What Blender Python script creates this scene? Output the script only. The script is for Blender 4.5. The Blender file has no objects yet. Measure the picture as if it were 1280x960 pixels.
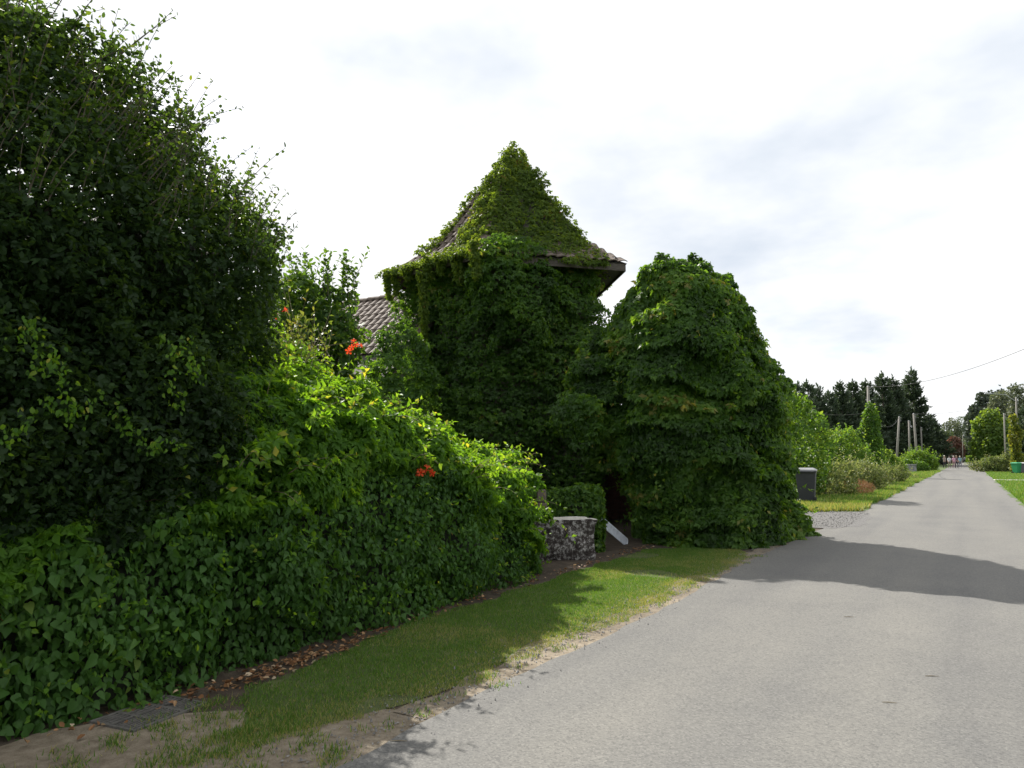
import bpy, bmesh, math, random
import numpy as np
from mathutils import Vector, Matrix

random.seed(7)
RNG = np.random.default_rng(11)
scene = bpy.context.scene
COL = scene.collection
rad = math.radians

# ------------------------------------------------------------------ camera
FPX = 925.0                       # focal length in photo pixels (1280 wide)
CAMH = 1.5
YAW = rad(31.5)
PITCH = math.atan(92 / FPX)
cam_d = bpy.data.cameras.new('camera')
cam_d.sensor_width = 36.0
cam_d.lens = 36.0 * FPX / 1280
cam_d.clip_start = 0.05
cam_d.clip_end = 6000
cam = bpy.data.objects.new('camera', cam_d)
COL.objects.link(cam)
cam.location = (0, 0, CAMH)
cam.rotation_euler = (rad(90) + PITCH, 0, YAW)
scene.camera = cam

# ------------------------------------------------------------------ light
SUN_AZ = np.array([-0.86, 0.51]); SUN_AZ /= np.linalg.norm(SUN_AZ)
SUN_EL = rad(41)
SUN_ROT = math.atan2(SUN_AZ[0], SUN_AZ[1])
world = bpy.data.worlds.new('World')
scene.world = world
world.use_nodes = True
wn = world.node_tree.nodes; wl = world.node_tree.links
wn.clear()
wout = wn.new('ShaderNodeOutputWorld')
wbg = wn.new('ShaderNodeBackground'); wbg.inputs['Strength'].default_value = 0.1
sky = wn.new('ShaderNodeTexSky'); sky.sky_type = 'NISHITA'; sky.sun_disc = False
sky.sun_elevation = SUN_EL; sky.sun_rotation = SUN_ROT
tc = wn.new('ShaderNodeTexCoord')
sep = wn.new('ShaderNodeSeparateXYZ'); wl.new(tc.outputs['Generated'], sep.inputs[0])
zc_ = wn.new('ShaderNodeMath'); zc_.operation = 'MAXIMUM'; zc_.inputs[1].default_value = 0.0
wl.new(sep.outputs['Z'], zc_.inputs[0])
za = wn.new('ShaderNodeMath'); za.operation = 'ADD'; za.inputs[1].default_value = 0.22
wl.new(zc_.outputs[0], za.inputs[0])
dv = wn.new('ShaderNodeVectorMath'); dv.operation = 'DIVIDE'
cb = wn.new('ShaderNodeCombineXYZ')
wl.new(za.outputs[0], cb.inputs[0]); wl.new(za.outputs[0], cb.inputs[1]); cb.inputs[2].default_value = 1.0
wl.new(tc.outputs['Generated'], dv.inputs[0]); wl.new(cb.outputs[0], dv.inputs[1])
def wnoise(scale, detail, rough, lo, hi, off=(0, 0, 0)):
    ad = wn.new('ShaderNodeVectorMath'); ad.operation = 'ADD'; ad.inputs[1].default_value = off
    wl.new(dv.outputs[0], ad.inputs[0])
    n = wn.new('ShaderNodeTexNoise'); n.inputs['Scale'].default_value = scale
    n.inputs['Detail'].default_value = detail; n.inputs['Roughness'].default_value = rough
    wl.new(ad.outputs[0], n.inputs['Vector'])
    m = wn.new('ShaderNodeMapRange'); m.interpolation_type = 'SMOOTHSTEP'
    m.inputs['From Min'].default_value = lo; m.inputs['From Max'].default_value = hi
    wl.new(n.outputs['Fac'], m.inputs['Value'])
    return m.outputs['Result']
shade = wn.new('ShaderNodeMixRGB')             # cloud body: bright white to pale grey
shade.inputs[1].default_value = (6.5, 6.55, 6.6, 1)
shade.inputs[2].default_value = (3.95, 4.4, 5.05, 1)
wl.new(wnoise(1.0, 6, 0.55, 0.465, 0.78, (1.93, 1.40, 0)), shade.inputs[0])
cmix = wn.new('ShaderNodeMixRGB')              # clear patches show the blue sky
wl.new(wnoise(0.9, 6, 0.6, 0.28, 0.46, (0.4, 5.2, 0)), cmix.inputs[0])
wl.new(sky.outputs[0], cmix.inputs[1]); wl.new(shade.outputs[0], cmix.inputs[2])
wl.new(cmix.outputs[0], wbg.inputs['Color']); wl.new(wbg.outputs[0], wout.inputs['Surface'])

sun_d = bpy.data.lights.new('sun', 'SUN')
sun_d.energy = 5.0; sun_d.angle = rad(0.5); sun_d.color = (1.0, 0.95, 0.87)
sun = bpy.data.objects.new('sun', sun_d); COL.objects.link(sun)
sdir = Vector((SUN_AZ[0] * math.cos(SUN_EL), SUN_AZ[1] * math.cos(SUN_EL), math.sin(SUN_EL)))
sun.rotation_euler = sdir.to_track_quat('Z', 'Y').to_euler()
sun.location = sdir * 60
scene.view_settings.view_transform = 'Standard'
scene.view_settings.look = 'None'
scene.view_settings.gamma = 1.0
scene.view_settings.use_curve_mapping = False
scene.view_settings.exposure = 0.82
scene.render.engine = 'CYCLES'
scene.cycles.max_bounces = 6
scene.cycles.transparent_max_bounces = 4

# ------------------------------------------------------------------ pixel geometry (photo pixels)
Fv = np.array([-math.sin(YAW), math.cos(YAW), 0.0])
Rv = np.array([math.cos(YAW), math.sin(YAW), 0.0])
Zv = np.array([0, 0, 1.0])
CAM = np.array([0, 0, CAMH])
def ray(px, py):
    fc = Fv * math.cos(PITCH) + Zv * math.sin(PITCH)
    up = -Fv * math.sin(PITCH) + Zv * math.cos(PITCH)
    return fc * FPX + Rv * (px - 640) + up * (480 - py)
def D(px, py, dep):                # point at a horizontal forward distance
    r = ray(px, py); return CAM + r * (dep / r.dot(Fv))
def G(px, py, z=0.0):              # point on the ground
    r = ray(px, py); return CAM + r * ((z - CAMH) / r[2])
def PX(P):                         # world -> photo pixel
    fc = Fv * math.cos(PITCH) + Zv * math.sin(PITCH)
    up = -Fv * math.sin(PITCH) + Zv * math.cos(PITCH)
    q = np.asarray(P) - CAM
    d = q @ fc
    return 640 + FPX * (q @ Rv) / d, 480 - FPX * (q @ up) / d, d
def LD(lat, dep, z=0.0): return Fv * dep + Rv * lat + Zv * z
def to_ld(P): return np.stack([P @ Rv, P @ Fv, P[:, 2]], 1)

# ------------------------------------------------------------------ numpy noise
_T = np.random.default_rng(5).random((64, 64, 64)).astype(np.float32)
def vn(P, s, seed=0):
    q = np.asarray(P, float) / s + seed * 7.31 + 1000
    i = np.floor(q).astype(int); f = q - i; f = f * f * (3 - 2 * f)
    x, y, z = (i & 63).T; x1, y1, z1 = ((i + 1) & 63).T
    fx, fy, fz = f.T
    def L(a, b, t): return a + (b - a) * t
    return L(L(L(_T[x, y, z], _T[x1, y, z], fx), L(_T[x, y1, z], _T[x1, y1, z], fx), fy),
             L(L(_T[x, y, z1], _T[x1, y, z1], fx), L(_T[x, y1, z1], _T[x1, y1, z1], fx), fy), fz)
def unit(a): return a / np.maximum(np.linalg.norm(a, axis=-1, keepdims=True), 1e-9)

# ------------------------------------------------------------------ materials
MAT = {}
def newmat(name):
    m = bpy.data.materials.new(name); m.use_nodes = True
    n = m.node_tree.nodes; n.clear()
    return m, n, m.node_tree.links
def ramp(n, stops):
    r = n.new('ShaderNodeValToRGB')
    e = r.color_ramp.elements
    while len(e) < len(stops): e.new(0.5)
    for k, (p, c) in enumerate(stops):
        e[k].position = p; e[k].color = (*c, 1) if len(c) == 3 else c
    return r
def noisy(name, stops, scale=5.0, detail=6, rough=0.8, bump=0.0, bscale=None, spec=0.3, metallic=0.0, rgh=0.6, coord='Position', stretch=(1, 1, 1), stops2=None, scale2=1.0):
    m, n, l = newmat(name)
    out = n.new('ShaderNodeOutputMaterial'); b = n.new('ShaderNodeBsdfPrincipled')
    b.inputs['Roughness'].default_value = rough; b.inputs['Metallic'].default_value = metallic
    b.inputs['Specular IOR Level'].default_value = spec
    if coord == 'Position':
        g = n.new('ShaderNodeNewGeometry'); src = g.outputs['Position']
    else:
        g = n.new('ShaderNodeTexCoord'); src = g.outputs['Object']
    mp = n.new('ShaderNodeMapping'); mp.inputs['Scale'].default_value = stretch
    l.new(src, mp.inputs[0])
    t = n.new('ShaderNodeTexNoise'); t.inputs['Scale'].default_value = scale
    t.inputs['Detail'].default_value = detail; t.inputs['Roughness'].default_value = rgh
    l.new(mp.outputs[0], t.inputs['Vector'])
    r = ramp(n, stops); l.new(t.outputs['Fac'], r.inputs[0])
    col = r.outputs[0]
    if stops2:
        t2 = n.new('ShaderNodeTexNoise'); t2.inputs['Scale'].default_value = scale2; t2.inputs['Detail'].default_value = 4
        l.new(mp.outputs[0], t2.inputs['Vector'])
        r2 = ramp(n, stops2); l.new(t2.outputs['Fac'], r2.inputs[0])
        mx = n.new('ShaderNodeMixRGB'); mx.blend_type = 'MULTIPLY'; mx.inputs[0].default_value = 1
        l.new(col, mx.inputs[1]); l.new(r2.outputs[0], mx.inputs[2]); col = mx.outputs[0]
    l.new(col, b.inputs['Base Color'])
    if bump:
        tb = n.new('ShaderNodeTexNoise'); tb.inputs['Scale'].default_value = bscale or scale * 3; tb.inputs['Detail'].default_value = 4
        l.new(mp.outputs[0], tb.inputs['Vector'])
        bp = n.new('ShaderNodeBump'); bp.inputs['Strength'].default_value = bump; bp.inputs['Distance'].default_value = 0.02
        l.new(tb.outputs['Fac'], bp.inputs['Height']); l.new(bp.outputs[0], b.inputs['Normal'])
    l.new(b.outputs[0], out.inputs['Surface'])
    MAT[name] = m
    return m
def leafmat(name, stops, tcol, tfac=0.35, rough=0.5, spec=0.3):
    m, n, l = newmat(name)
    out = n.new('ShaderNodeOutputMaterial'); b = n.new('ShaderNodeBsdfPrincipled')
    b.inputs['Roughness'].default_value = rough; b.inputs['Specular IOR Level'].default_value = spec
    a = n.new('ShaderNodeAttribute'); a.attribute_name = 'rnd'
    r = ramp(n, stops); l.new(a.outputs['Fac'], r.inputs[0]); l.new(r.outputs[0], b.inputs['Base Color'])
    t = n.new('ShaderNodeBsdfTranslucent')
    mx = n.new('ShaderNodeMixRGB'); mx.blend_type = 'MULTIPLY'; mx.inputs[0].default_value = 1
    mx.inputs[2].default_value = (*tcol, 1); l.new(r.outputs[0], mx.inputs[1]); l.new(mx.outputs[0], t.inputs['Color'])
    s = n.new('ShaderNodeMixShader'); s.inputs[0].default_value = tfac
    l.new(b.outputs[0], s.inputs[1]); l.new(t.outputs[0], s.inputs[2]); l.new(s.outputs[0], out.inputs['Surface'])
    MAT[name] = m
    return m
TY = (3.0, 2.5, 0.8)
leafmat('creeper', [(0, (.022, .055, .010)), (.5, (.05, .118, .017)), (.85, (.095, .185, .028)), (.95, (.12, .2, .035)), (1, (.2, .2, .06))], TY, .46, .45, .28)
leafmat('roof_creeper', [(0, (.048, .085, .016)), (.5, (.08, .135, .022)), (.85, (.115, .165, .028)), (1, (.19, .11, .04))], TY, .45, .55, .18)
leafmat('vine', [(0, (.04, .105, .012)), (.5, (.08, .18, .02)), (.9, (.13, .235, .028)), (1, (.24, .25, .05))], TY, .5, .5, .2)
leafmat('heart', [(0, (.026, .07, .014)), (.6, (.048, .118, .022)), (.93, (.075, .155, .028)), (.975, (.16, .2, .04)), (1, (.3, .24, .06))], TY, .34, .5, .22)
leafmat('shrub', [(0, (.014, .032, .012)), (.5, (.026, .056, .018)), (.9, (.042, .088, .02)), (1, (.09, .13, .025))], TY, .4, .5, .2)
leafmat('fruit_tree', [(0, (.03, .07, .018)), (.6, (.05, .11, .024)), (1, (.09, .16, .03))], TY, .4)
leafmat('dry_vine', [(0, (.08, .14, .025)), (.7, (.16, .19, .04)), (1, (.2, .16, .05))], (2.0, 1.7, .9), .4)
leafmat('bright_shrub', [(0, (.04, .09, .02)), (.6, (.07, .15, .03)), (1, (.13, .2, .05))], TY, .4)
leafmat('herbs', [(0, (.07, .11, .035)), (.5, (.12, .16, .06)), (.85, (.18, .2, .09)), (1, (.3, .3, .2))], (2, 1.9, 1), .35)
leafmat('red_grass', [(0, (.16, .10, .05)), (1, (.25, .15, .08))], (1.6, 1.3, 1), .3)
leafmat('conifer', [(0, (.034, .054, .036)), (.6, (.056, .082, .052)), (1, (.095, .125, .075))], (1.5, 1.5, .9), .22, .6)  # greens lightened to stand in for distance haze
leafmat('far_green', [(0, (.045, .07, .035)), (.6, (.075, .11, .055)), (1, (.12, .15, .08))], (1.8, 1.7, .9), .3)
leafmat('grey_green', [(0, (.07, .09, .06)), (.6, (.11, .135, .09)), (1, (.16, .18, .12))], (1.6, 1.5, .9), .3)
leafmat('willow', [(0, (.06, .11, .025)), (.6, (.10, .17, .04)), (1, (.15, .22, .06))], TY, .4)
leafmat('pine', [(0, (.045, .062, .048)), (1, (.08, .1, .075))], (1.5, 1.5, .9), .15)
leafmat('copper', [(0, (.06, .055, .04)), (.5, (.11, .08, .06)), (1, (.2, .12, .10))], (2, 1.1, .9), .3)
leafmat('golden', [(0, (.06, .10, .025)), (.6, (.12, .15, .035)), (1, (.2, .2, .05))], TY, .35)
leafmat('clipped', [(0, (.07, .14, .025)), (1, (.11, .2, .03))], TY, .35)
leafmat('grass', [(0, (.04, .09, .014)), (.45, (.07, .155, .02)), (.8, (.12, .21, .035)), (1, (.28, .25, .11))], (2.2, 2.0, .9), .35, .5)
leafmat('dead_leaf', [(0, (.10, .05, .025)), (.5, (.22, .11, .05)), (.85, (.32, .2, .1)), (1, (.5, .42, .3))], (1.5, 1.2, .8), .15)
leafmat('flower', [(0, (.75, .10, .03)), (1, (.85, .2, .05))], (1.1, .9, .8), .35)
noisy('twig_shade', [(.3, (.012, .016, .009)), (.7, (.022, .026, .014))], 8)  # twig colour kept near black to give the shade deep in foliage
noisy('bark', [(.3, (.05, .042, .033)), (.7, (.12, .10, .08))], 9, bump=.6)
noisy('pole_wood', [(.3, (.15, .14, .125)), (.7, (.27, .255, .23))], 6, stretch=(4, 4, .6))
noisy('soil', [(.3, (.035, .027, .02)), (.55, (.066, .051, .037)), (.75, (.11, .088, .064))], 7, 8, .95, .5, 60)
noisy('sand', [(.3, (.15, .122, .088)), (.5, (.215, .178, .132)), (.72, (.29, .25, .19))], 16, 9, .95, .5, 90, stops2=[(.35, (.65, .64, .62)), (.6, (1, 1, 1))], scale2=1.6)
noisy('turf_base', [(.3, (.05, .062, .022)), (.55, (.075, .095, .03)), (.75, (.15, .135, .07))], 5, 8, .95, .5, 80)
noisy('meadow', [(.3, (.06, .10, .025)), (.6, (.085, .125, .035)), (.8, (.13, .14, .05))], .5, 8, .95)
noisy('concrete_pale', [(.35, (.38, .365, .33)), (.65, (.58, .56, .51))], 14, 8, .9, .4, 50)
noisy('lichen_stone', [(.38, (.02, .016, .015)), (.50, (.055, .047, .043)), (.56, (.25, .242, .232)), (.66, (.46, .45, .43))], 14, 10, .9, 1.0, 45, rgh=.75)
noisy('roof_tile', [(.25, (.06, .047, .04)), (.5, (.12, .092, .077)), (.75, (.21, .17, .145))], 9, 8, .85, .3, 60)
noisy('roof_deck', [(.3, (.04, .035, .03)), (.7, (.07, .06, .055))], 6)
noisy('old_wood', [(.3, (.055, .045, .04)), (.7, (.12, .105, .095))], 8, 6, .85, .3, stretch=(1, 1, 3))
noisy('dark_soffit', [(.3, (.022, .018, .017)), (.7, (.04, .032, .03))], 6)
noisy('render_wall', [(.3, (.12, .10, .085)), (.7, (.2, .175, .15))], 4)
noisy('pillar_stone', [(.3, (.08, .065, .055)), (.7, (.17, .145, .12))], 12, bump=.5)
noisy('white_metal', [(.3, (.5, .54, .6)), (.7, (.62, .66, .72))], 6, 5, .45, spec=.5, coord='Object', stops2=[(.3, (.75, .75, .75)), (.5, (1, 1, 1))], scale2=9)
noisy('iron', [(.3, (.075, .072, .067)), (.7, (.145, .138, .127))], 22, 6, .7, .3)
noisy('slot_shade', [(.3, (.006, .006, .006)), (.7, (.01, .01, .01))], 4)  # near-black, the shade between the grate bars put into the colour
noisy('bin_grey', [(.3, (.035, .037, .046)), (.7, (.05, .053, .064))], 3, 4, .55)
noisy('bin_lid', [(.3, (.2, .205, .22)), (.7, (.26, .265, .28))], 3, 4, .35, spec=.6)
noisy('bin_green', [(.3, (.012, .16, .06)), (.7, (.02, .21, .08))], 3, 4, .5)
noisy('bin_green_lid', [(.3, (.02, .24, .10)), (.7, (.03, .3, .13))], 3, 4, .4)
noisy('rubber', [(.3, (.012, .012, .012)), (.7, (.02, .02, .02))], 4)
noisy('gravel', [(.3, (.07, .068, .067)), (.5, (.13, .127, .125)), (.7, (.2, .196, .192))], 45, 8, .95, .8, 60)
noisy('pebble', [(.3, (.08, .078, .076)), (.5, (.15, .147, .143)), (.7, (.27, .265, .255))], 30, 3, .9)
noisy('wire', [(.3, (.03, .03, .03)), (.7, (.05, .05, .05))], 4)
noisy('grey_block', [(.3, (.1, .1, .11)), (.7, (.3, .3, .31))], 5, 6, .9)
noisy('car_dark', [(.3, (.02, .022, .026)), (.7, (.03, .032, .036))], 2, 3, .3, spec=.6)
noisy('car_grey', [(.3, (.14, .15, .16)), (.7, (.18, .19, .2))], 2, 3, .3, spec=.6)
noisy('car_glass', [(.3, (.02, .025, .03)), (.7, (.03, .035, .04))], 2, 3, .08, spec=.8)
noisy('lamp_metal', [(.3, (.3, .31, .33)), (.7, (.4, .41, .43))], 3, 4, .5)
noisy('twig', [(.3, (.14, .11, .07)), (.7, (.3, .25, .17))], 9)
noisy('old_brick', [(.3, (.05, .024, .02)), (.7, (.10, .045, .036))], 14, bump=.4)
noisy('mortar', [(.3, (.07, .06, .055)), (.7, (.11, .1, .09))], 9)
# (end of plain materials)
# worn chip-seal road
def road_material():
    m, n, l = newmat('road_surface'); MAT['road_surface'] = m
    out = n.new('ShaderNodeOutputMaterial'); b = n.new('ShaderNodeBsdfPrincipled')
    b.inputs['Roughness'].default_value = .9; b.inputs['Specular IOR Level'].default_value = .25
    g = n.new('ShaderNodeNewGeometry')
    v = n.new('ShaderNodeTexVoronoi'); v.inputs['Scale'].default_value = 95; l.new(g.outputs['Position'], v.inputs['Vector'])
    rc = ramp(n, [(0, (.098, .098, .096)), (.3, (.130, .129, .125)), (.8, (.147, .146, .140)), (1, (.178, .176, .168))])
    sp = n.new('ShaderNodeSeparateXYZ'); l.new(v.outputs['Color'], sp.inputs[0]); l.new(sp.outputs[0], rc.inputs[0])
    t = n.new('ShaderNodeTexNoise'); t.inputs['Scale'].default_value = .9; t.inputs['Detail'].default_value = 7; t.inputs['Roughness'].default_value = .62
    l.new(g.outputs['Position'], t.inputs['Vector'])
    r2 = ramp(n, [(.3, (.91, .91, .915)), (.5, (1, .995, .985)), (.7, (1.07, 1.06, 1.04))]); l.new(t.outputs['Fac'], r2.inputs[0])
    mx = n.new('ShaderNodeMixRGB'); mx.blend_type = 'MULTIPLY'; mx.inputs[0].default_value = 1
    l.new(rc.outputs[0], mx.inputs[1]); l.new(r2.outputs[0], mx.inputs[2])
    # dusty wheel tracks run along the road
    mp = n.new('ShaderNodeMapping'); mp.inputs['Scale'].default_value = (1.1, .05, 1); l.new(g.outputs['Position'], mp.inputs[0])
    t3 = n.new('ShaderNodeTexNoise'); t3.inputs['Scale'].default_value = 1.2; t3.inputs['Detail'].default_value = 3; l.new(mp.outputs[0], t3.inputs['Vector'])
    r3 = ramp(n, [(.3, (.85, .85, .865)), (.5, (1, .995, .985)), (.7, (1.1, 1.085, 1.05))]); l.new(t3.outputs['Fac'], r3.inputs[0])
    m3 = n.new('ShaderNodeMixRGB'); m3.blend_type = 'MULTIPLY'; m3.inputs[0].default_value = 1
    l.new(mx.outputs[0], m3.inputs[1]); l.new(r3.outputs[0], m3.inputs[2]); l.new(m3.outputs[0], b.inputs['Base Color'])
    bp = n.new('ShaderNodeBump'); bp.inputs['Strength'].default_value = .3; bp.inputs['Distance'].default_value = .004
    l.new(v.outputs['Distance'], bp.inputs['Height']); l.new(bp.outputs[0], b.inputs['Normal']); l.new(b.outputs[0], out.inputs['Surface'])
road_material()

# ------------------------------------------------------------------ scene helpers
def tag(o, label=None, cat=None, group=None, kind=None):
    if label: o['label'] = label
    if cat: o['category'] = cat
    if group: o['group'] = group
    if kind: o['kind'] = kind
    return o
def thing(name, label, cat, loc=(0, 0, 0), rz=0, group=None):
    o = bpy.data.objects.new(name, None); COL.objects.link(o)
    o.location = [float(c) for c in loc]; o.rotation_euler = (0, 0, rz); o.empty_display_size = .2
    return tag(o, label, cat, group)
def link(name, me, parent=None, world_coords=True):
    o = bpy.data.objects.new(name, me); COL.objects.link(o)
    if parent is not None:
        o.parent = parent
        if world_coords:           # geometry given in world space under a placed empty
            loc = parent.location; M = Matrix.Translation(loc) @ parent.rotation_euler.to_matrix().to_4x4()
            o.matrix_parent_inverse = M.inverted()
    return o
class MB:
    def __init__(s): s.V = []; s.F = []; s.MI = []
    def add(s, vs, fs, mi=0):
        k = len(s.V); s.V += [tuple(map(float, v)) for v in vs]; s.F += [[i + k for i in f] for f in fs]; s.MI += [mi] * len(fs)
        return s
    def box(s, c, size, rz=0, M=None, mi=0, taper=1.0):
        hx, hy, hz = [q / 2 for q in size]
        vs = []
        for z in (-hz, hz):
            k = taper if z > 0 else 1
            for x, y in ((-hx, -hy), (hx, -hy), (hx, hy), (-hx, hy)):
                vs.append(Vector((x * k, y * k, z)))
        R = M if M is not None else Matrix.Rotation(rz, 3, 'Z')
        vs = [R @ v + Vector(c) for v in vs]
        return s.add(vs, [[0, 3, 2, 1], [4, 5, 6, 7], [0, 1, 5, 4], [1, 2, 6, 5], [2, 3, 7, 6], [3, 0, 4, 7]], mi)
    def tube(s, path, radii, seg=8, mi=0, caps=True):
        path = [Vector(p) for p in path]; rings = []
        prev = None
        for i, p in enumerate(path):
            t = (path[min(i + 1, len(path) - 1)] - path[max(i - 1, 0)])
            t = t.normalized() if t.length > 1e-9 else Vector((0, 0, 1))
            if prev is None: a = t.orthogonal().normalized()
            else:
                a = prev - t * prev.dot(t)
                a = a.normalized() if a.length > 1e-6 else t.orthogonal().normalized()
            prev = a; b = t.cross(a)
            r = radii[i] if hasattr(radii, '__len__') else radii
            rings.append([p + (a * math.cos(2 * math.pi * k / seg) + b * math.sin(2 * math.pi * k / seg)) * r for k in range(seg)])
        vs = [v for r in rings for v in r]; fs = []
        for i in range(len(rings) - 1):
            for k in range(seg):
                k2 = (k + 1) % seg
                fs.append([i * seg + k, i * seg + k2, (i + 1) * seg + k2, (i + 1) * seg + k])
        if caps:
            fs.append(list(range(seg))[::-1]); fs.append([(len(rings) - 1) * seg + k for k in range(seg)])
        return s.add(vs, fs, mi)
    def build(s, name, mat, parent=None, smooth=False, world_coords=True, bevel=0):
        me = bpy.data.meshes.new(name); me.from_pydata(s.V, [], s.F)
        for mm in (mat if isinstance(mat, (list, tuple)) else [mat]): me.materials.append(MAT[mm])
        for p, mi in zip(me.polygons, s.MI): p.material_index = mi; p.use_smooth = smooth
        me.update()
        o = link(name, me, parent, world_coords)
        if bevel:
            b = o.modifiers.new('bevel', 'BEVEL'); b.width = bevel; b.segments = 2; b.limit_method = 'ANGLE'
        return o
# leaf templates: (width, along, normal)
T_KITE = (np.array([(0, 0, 0), (-.27, .42, .09), (0, 1, -.06), (.27, .42, .09)]), [(0, 2, 1), (0, 3, 2)])
T_OVAL = (np.array([(0, 0, 0), (-.30, .3, .07), (-.26, .68, .05), (0, 1, -.05), (.26, .68, .05), (.30, .3, .07)]),
          [(0, 2, 1), (0, 3, 2), (0, 4, 3), (0, 5, 4)])
T_HEART = (np.array([(0, .0, 0), (-.20, -.03, .05), (-.38, .16, .10), (-.33, .48, .07), (.03, 1.06, -.16), (.30, .52, .05), (.39, .19, .11), (.22, -.05, .05), (0, .42, -.03)]),
           [(0, 8, 1), (1, 8, 2), (2, 8, 3), (3, 8, 4), (4, 8, 5), (5, 8, 6), (6, 8, 7), (7, 8, 0)])
T_KITE2 = (np.array([(0, 0, 0), (-.2, .4, .05), (0, 1, .1), (.2, .4, -.05)]), [(0, 2, 1), (0, 3, 2)])
T_BLADE = (np.array([(-.06, 0, 0), (.06, 0, 0), (.0, 1, .12)]), [(0, 1, 2)])
T_TUFT = (np.array([(0, 0, 0), (-.5, .35, .12), (-.2, .95, 0), (.22, .9, .05), (.5, .4, -.1)]), [(0, 2, 1), (0, 3, 2), (0, 4, 3)])
def leaves_mesh(name, P, T, N, size, tmpl, mat, rnd):
    tv, tf = tmpl
    T = unit(T); N = unit(N - T * np.sum(N * T, 1, keepdims=True)); B = np.cross(T, N)
    size = np.broadcast_to(size, (len(P),))
    fold = np.clip(RNG.normal(1.2, 1.0, (len(P), 1, 1)), -1.2, 3.6); wid = RNG.uniform(.72, 1.18, (len(P), 1, 1)); skew = RNG.normal(0, .14, (len(P), 1, 1))
    tx = tv[None, :, 0, None] * wid + skew * tv[None, :, 1, None] ** 2
    V = P[:, None, :] + size[:, None, None] * (tx * B[:, None] + tv[None, :, 1, None] * T[:, None] + tv[None, :, 2, None] * fold * N[:, None])
    k = len(tv); nf = len(tf); n = len(P)
    tris = (np.array(tf)[None] + (np.arange(n) * k)[:, None, None]).reshape(-1)
    me = bpy.data.meshes.new(name)
    me.vertices.add(n * k); me.vertices.foreach_set('co', V.reshape(-1).astype(np.float32))
    me.loops.add(len(tris)); me.loops.foreach_set('vertex_index', tris.astype(np.int32))
    me.polygons.add(n * nf); me.polygons.foreach_set('loop_start', np.arange(0, len(tris), 3, dtype=np.int32))
    at = me.attributes.new('rnd', 'FLOAT', 'FACE'); at.data.foreach_set('value', np.repeat(np.clip(rnd, 0, 1), nf).astype(np.float32))
    me.materials.append(MAT[mat]); me.update(calc_edges=True)
    return me
def leaves(name, P, T, N, size, tmpl, mat, parent, rnd, kind='stuff'):
    o = link(name, leaves_mesh(name, P, T, N, size, tmpl, mat, rnd), parent)
    if kind: o['kind'] = kind
    return o
def grad(sdf, P, e=.02):
    d0 = sdf(P)
    g = np.stack([sdf(P + np.array([e, 0, 0])) - d0, sdf(P + np.array([0, e, 0])) - d0, sdf(P + np.array([0, 0, e])) - d0], 1)
    return unit(g)
def shell(sdf, lo, hi, n, thick, back=.35, bias=1.6, maxit=60):
    """n points in the outer skin of a solid, thinner on the sides turned away from the lane"""
    lo = np.array(lo, float); hi = np.array(hi, float); Ps = []; Ns = []; c = 0; it = 0
    while c < n and it < maxit:
        it += 1
        P = lo + RNG.random((60000, 3)) * (hi - lo)
        d = sdf(P)
        k = (d < 0) & (d > -thick) & (RNG.random(len(P)) < (1 + d / thick) ** bias + .08)
        P = P[k]
        if not len(P): continue
        N = grad(sdf, P)
        f = np.sum(N * unit(CAM - P), 1)
        k = (f > -.25) | (RNG.random(len(P)) < back)
        P = P[k]; N = N[k]; Ps.append(P); Ns.append(N); c += len(P)
    return np.concatenate(Ps)[:n], np.concatenate(Ns)[:n]
def rv(n, s=1.0): return RNG.normal(0, s, (n, 3))
DOWN = np.array([0, 0, -1.0]); UP = -DOWN
def hang(P, N, up=.45, jit=.4, out=.25):
    """leaf frames that hang from a climbing surface"""
    n = unit(N * .85 + UP * up + rv(len(P), jit))
    t = unit(DOWN * 1.0 + N * out + rv(len(P), jit))
    return t, n
def cluster(P, T, N, k=5, spread=70):
    """fan each point into k leaflets"""
    N = unit(N - T * np.sum(N * T, 1, keepdims=True)); B = np.cross(T, N)
    Ps, Ts, Ns = [], [], []
    for a in np.linspace(-spread, spread, k):
        a = rad(a) + RNG.normal(0, .15, len(P))
        t = T * np.cos(a)[:, None] + B * np.sin(a)[:, None] - N * .12
        Ps.append(P + rv(len(P), .006)); Ts.append(t); Ns.append(N + rv(len(P), .22))
    return np.concatenate(Ps), np.concatenate(Ts), np.concatenate(Ns)
def shoots(S, Dr, L, K, bend, leaf, jit=.5):
    """leafy shoots: returns leaf frames and the stem paths"""
    n = len(S); Dr = unit(Dr); side = unit(np.cross(Dr, rv(n)))
    Ps, Ts, Ns, path = [], [], [], []
    for k in range(K + 1):
        f = k / K
        p = S + Dr * (L * f)[:, None] + bend * (L * f * f)[:, None]
        path.append(p)
        if k == 0: continue
        d = unit(Dr + 2 * f * bend)
        a = rad(137.5 * k) + RNG.normal(0, .4, n)
        b = np.cross(d, side)
        out = side * np.cos(a)[:, None] + b * np.sin(a)[:, None]
        Ps.append(p + rv(n, .01)); Ts.append(d * .55 + out * .8 + rv(n, .25)); Ns.append(d * .6 - out * .4 + UP * .5 + rv(n, jit))
    return np.concatenate(Ps), np.concatenate(Ts), np.concatenate(Ns), np.stack(path, 1)
def stems(paths, r, name, mat, parent):
    mb = MB()
    for p in paths:
        mb.tube(p[::2] if len(p) > 5 else p, np.linspace(r, r * .4, len(p[::2] if len(p) > 5 else p)), 3, caps=False)
    return tag(mb.build(name, mat, parent), kind='stuff')
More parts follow.
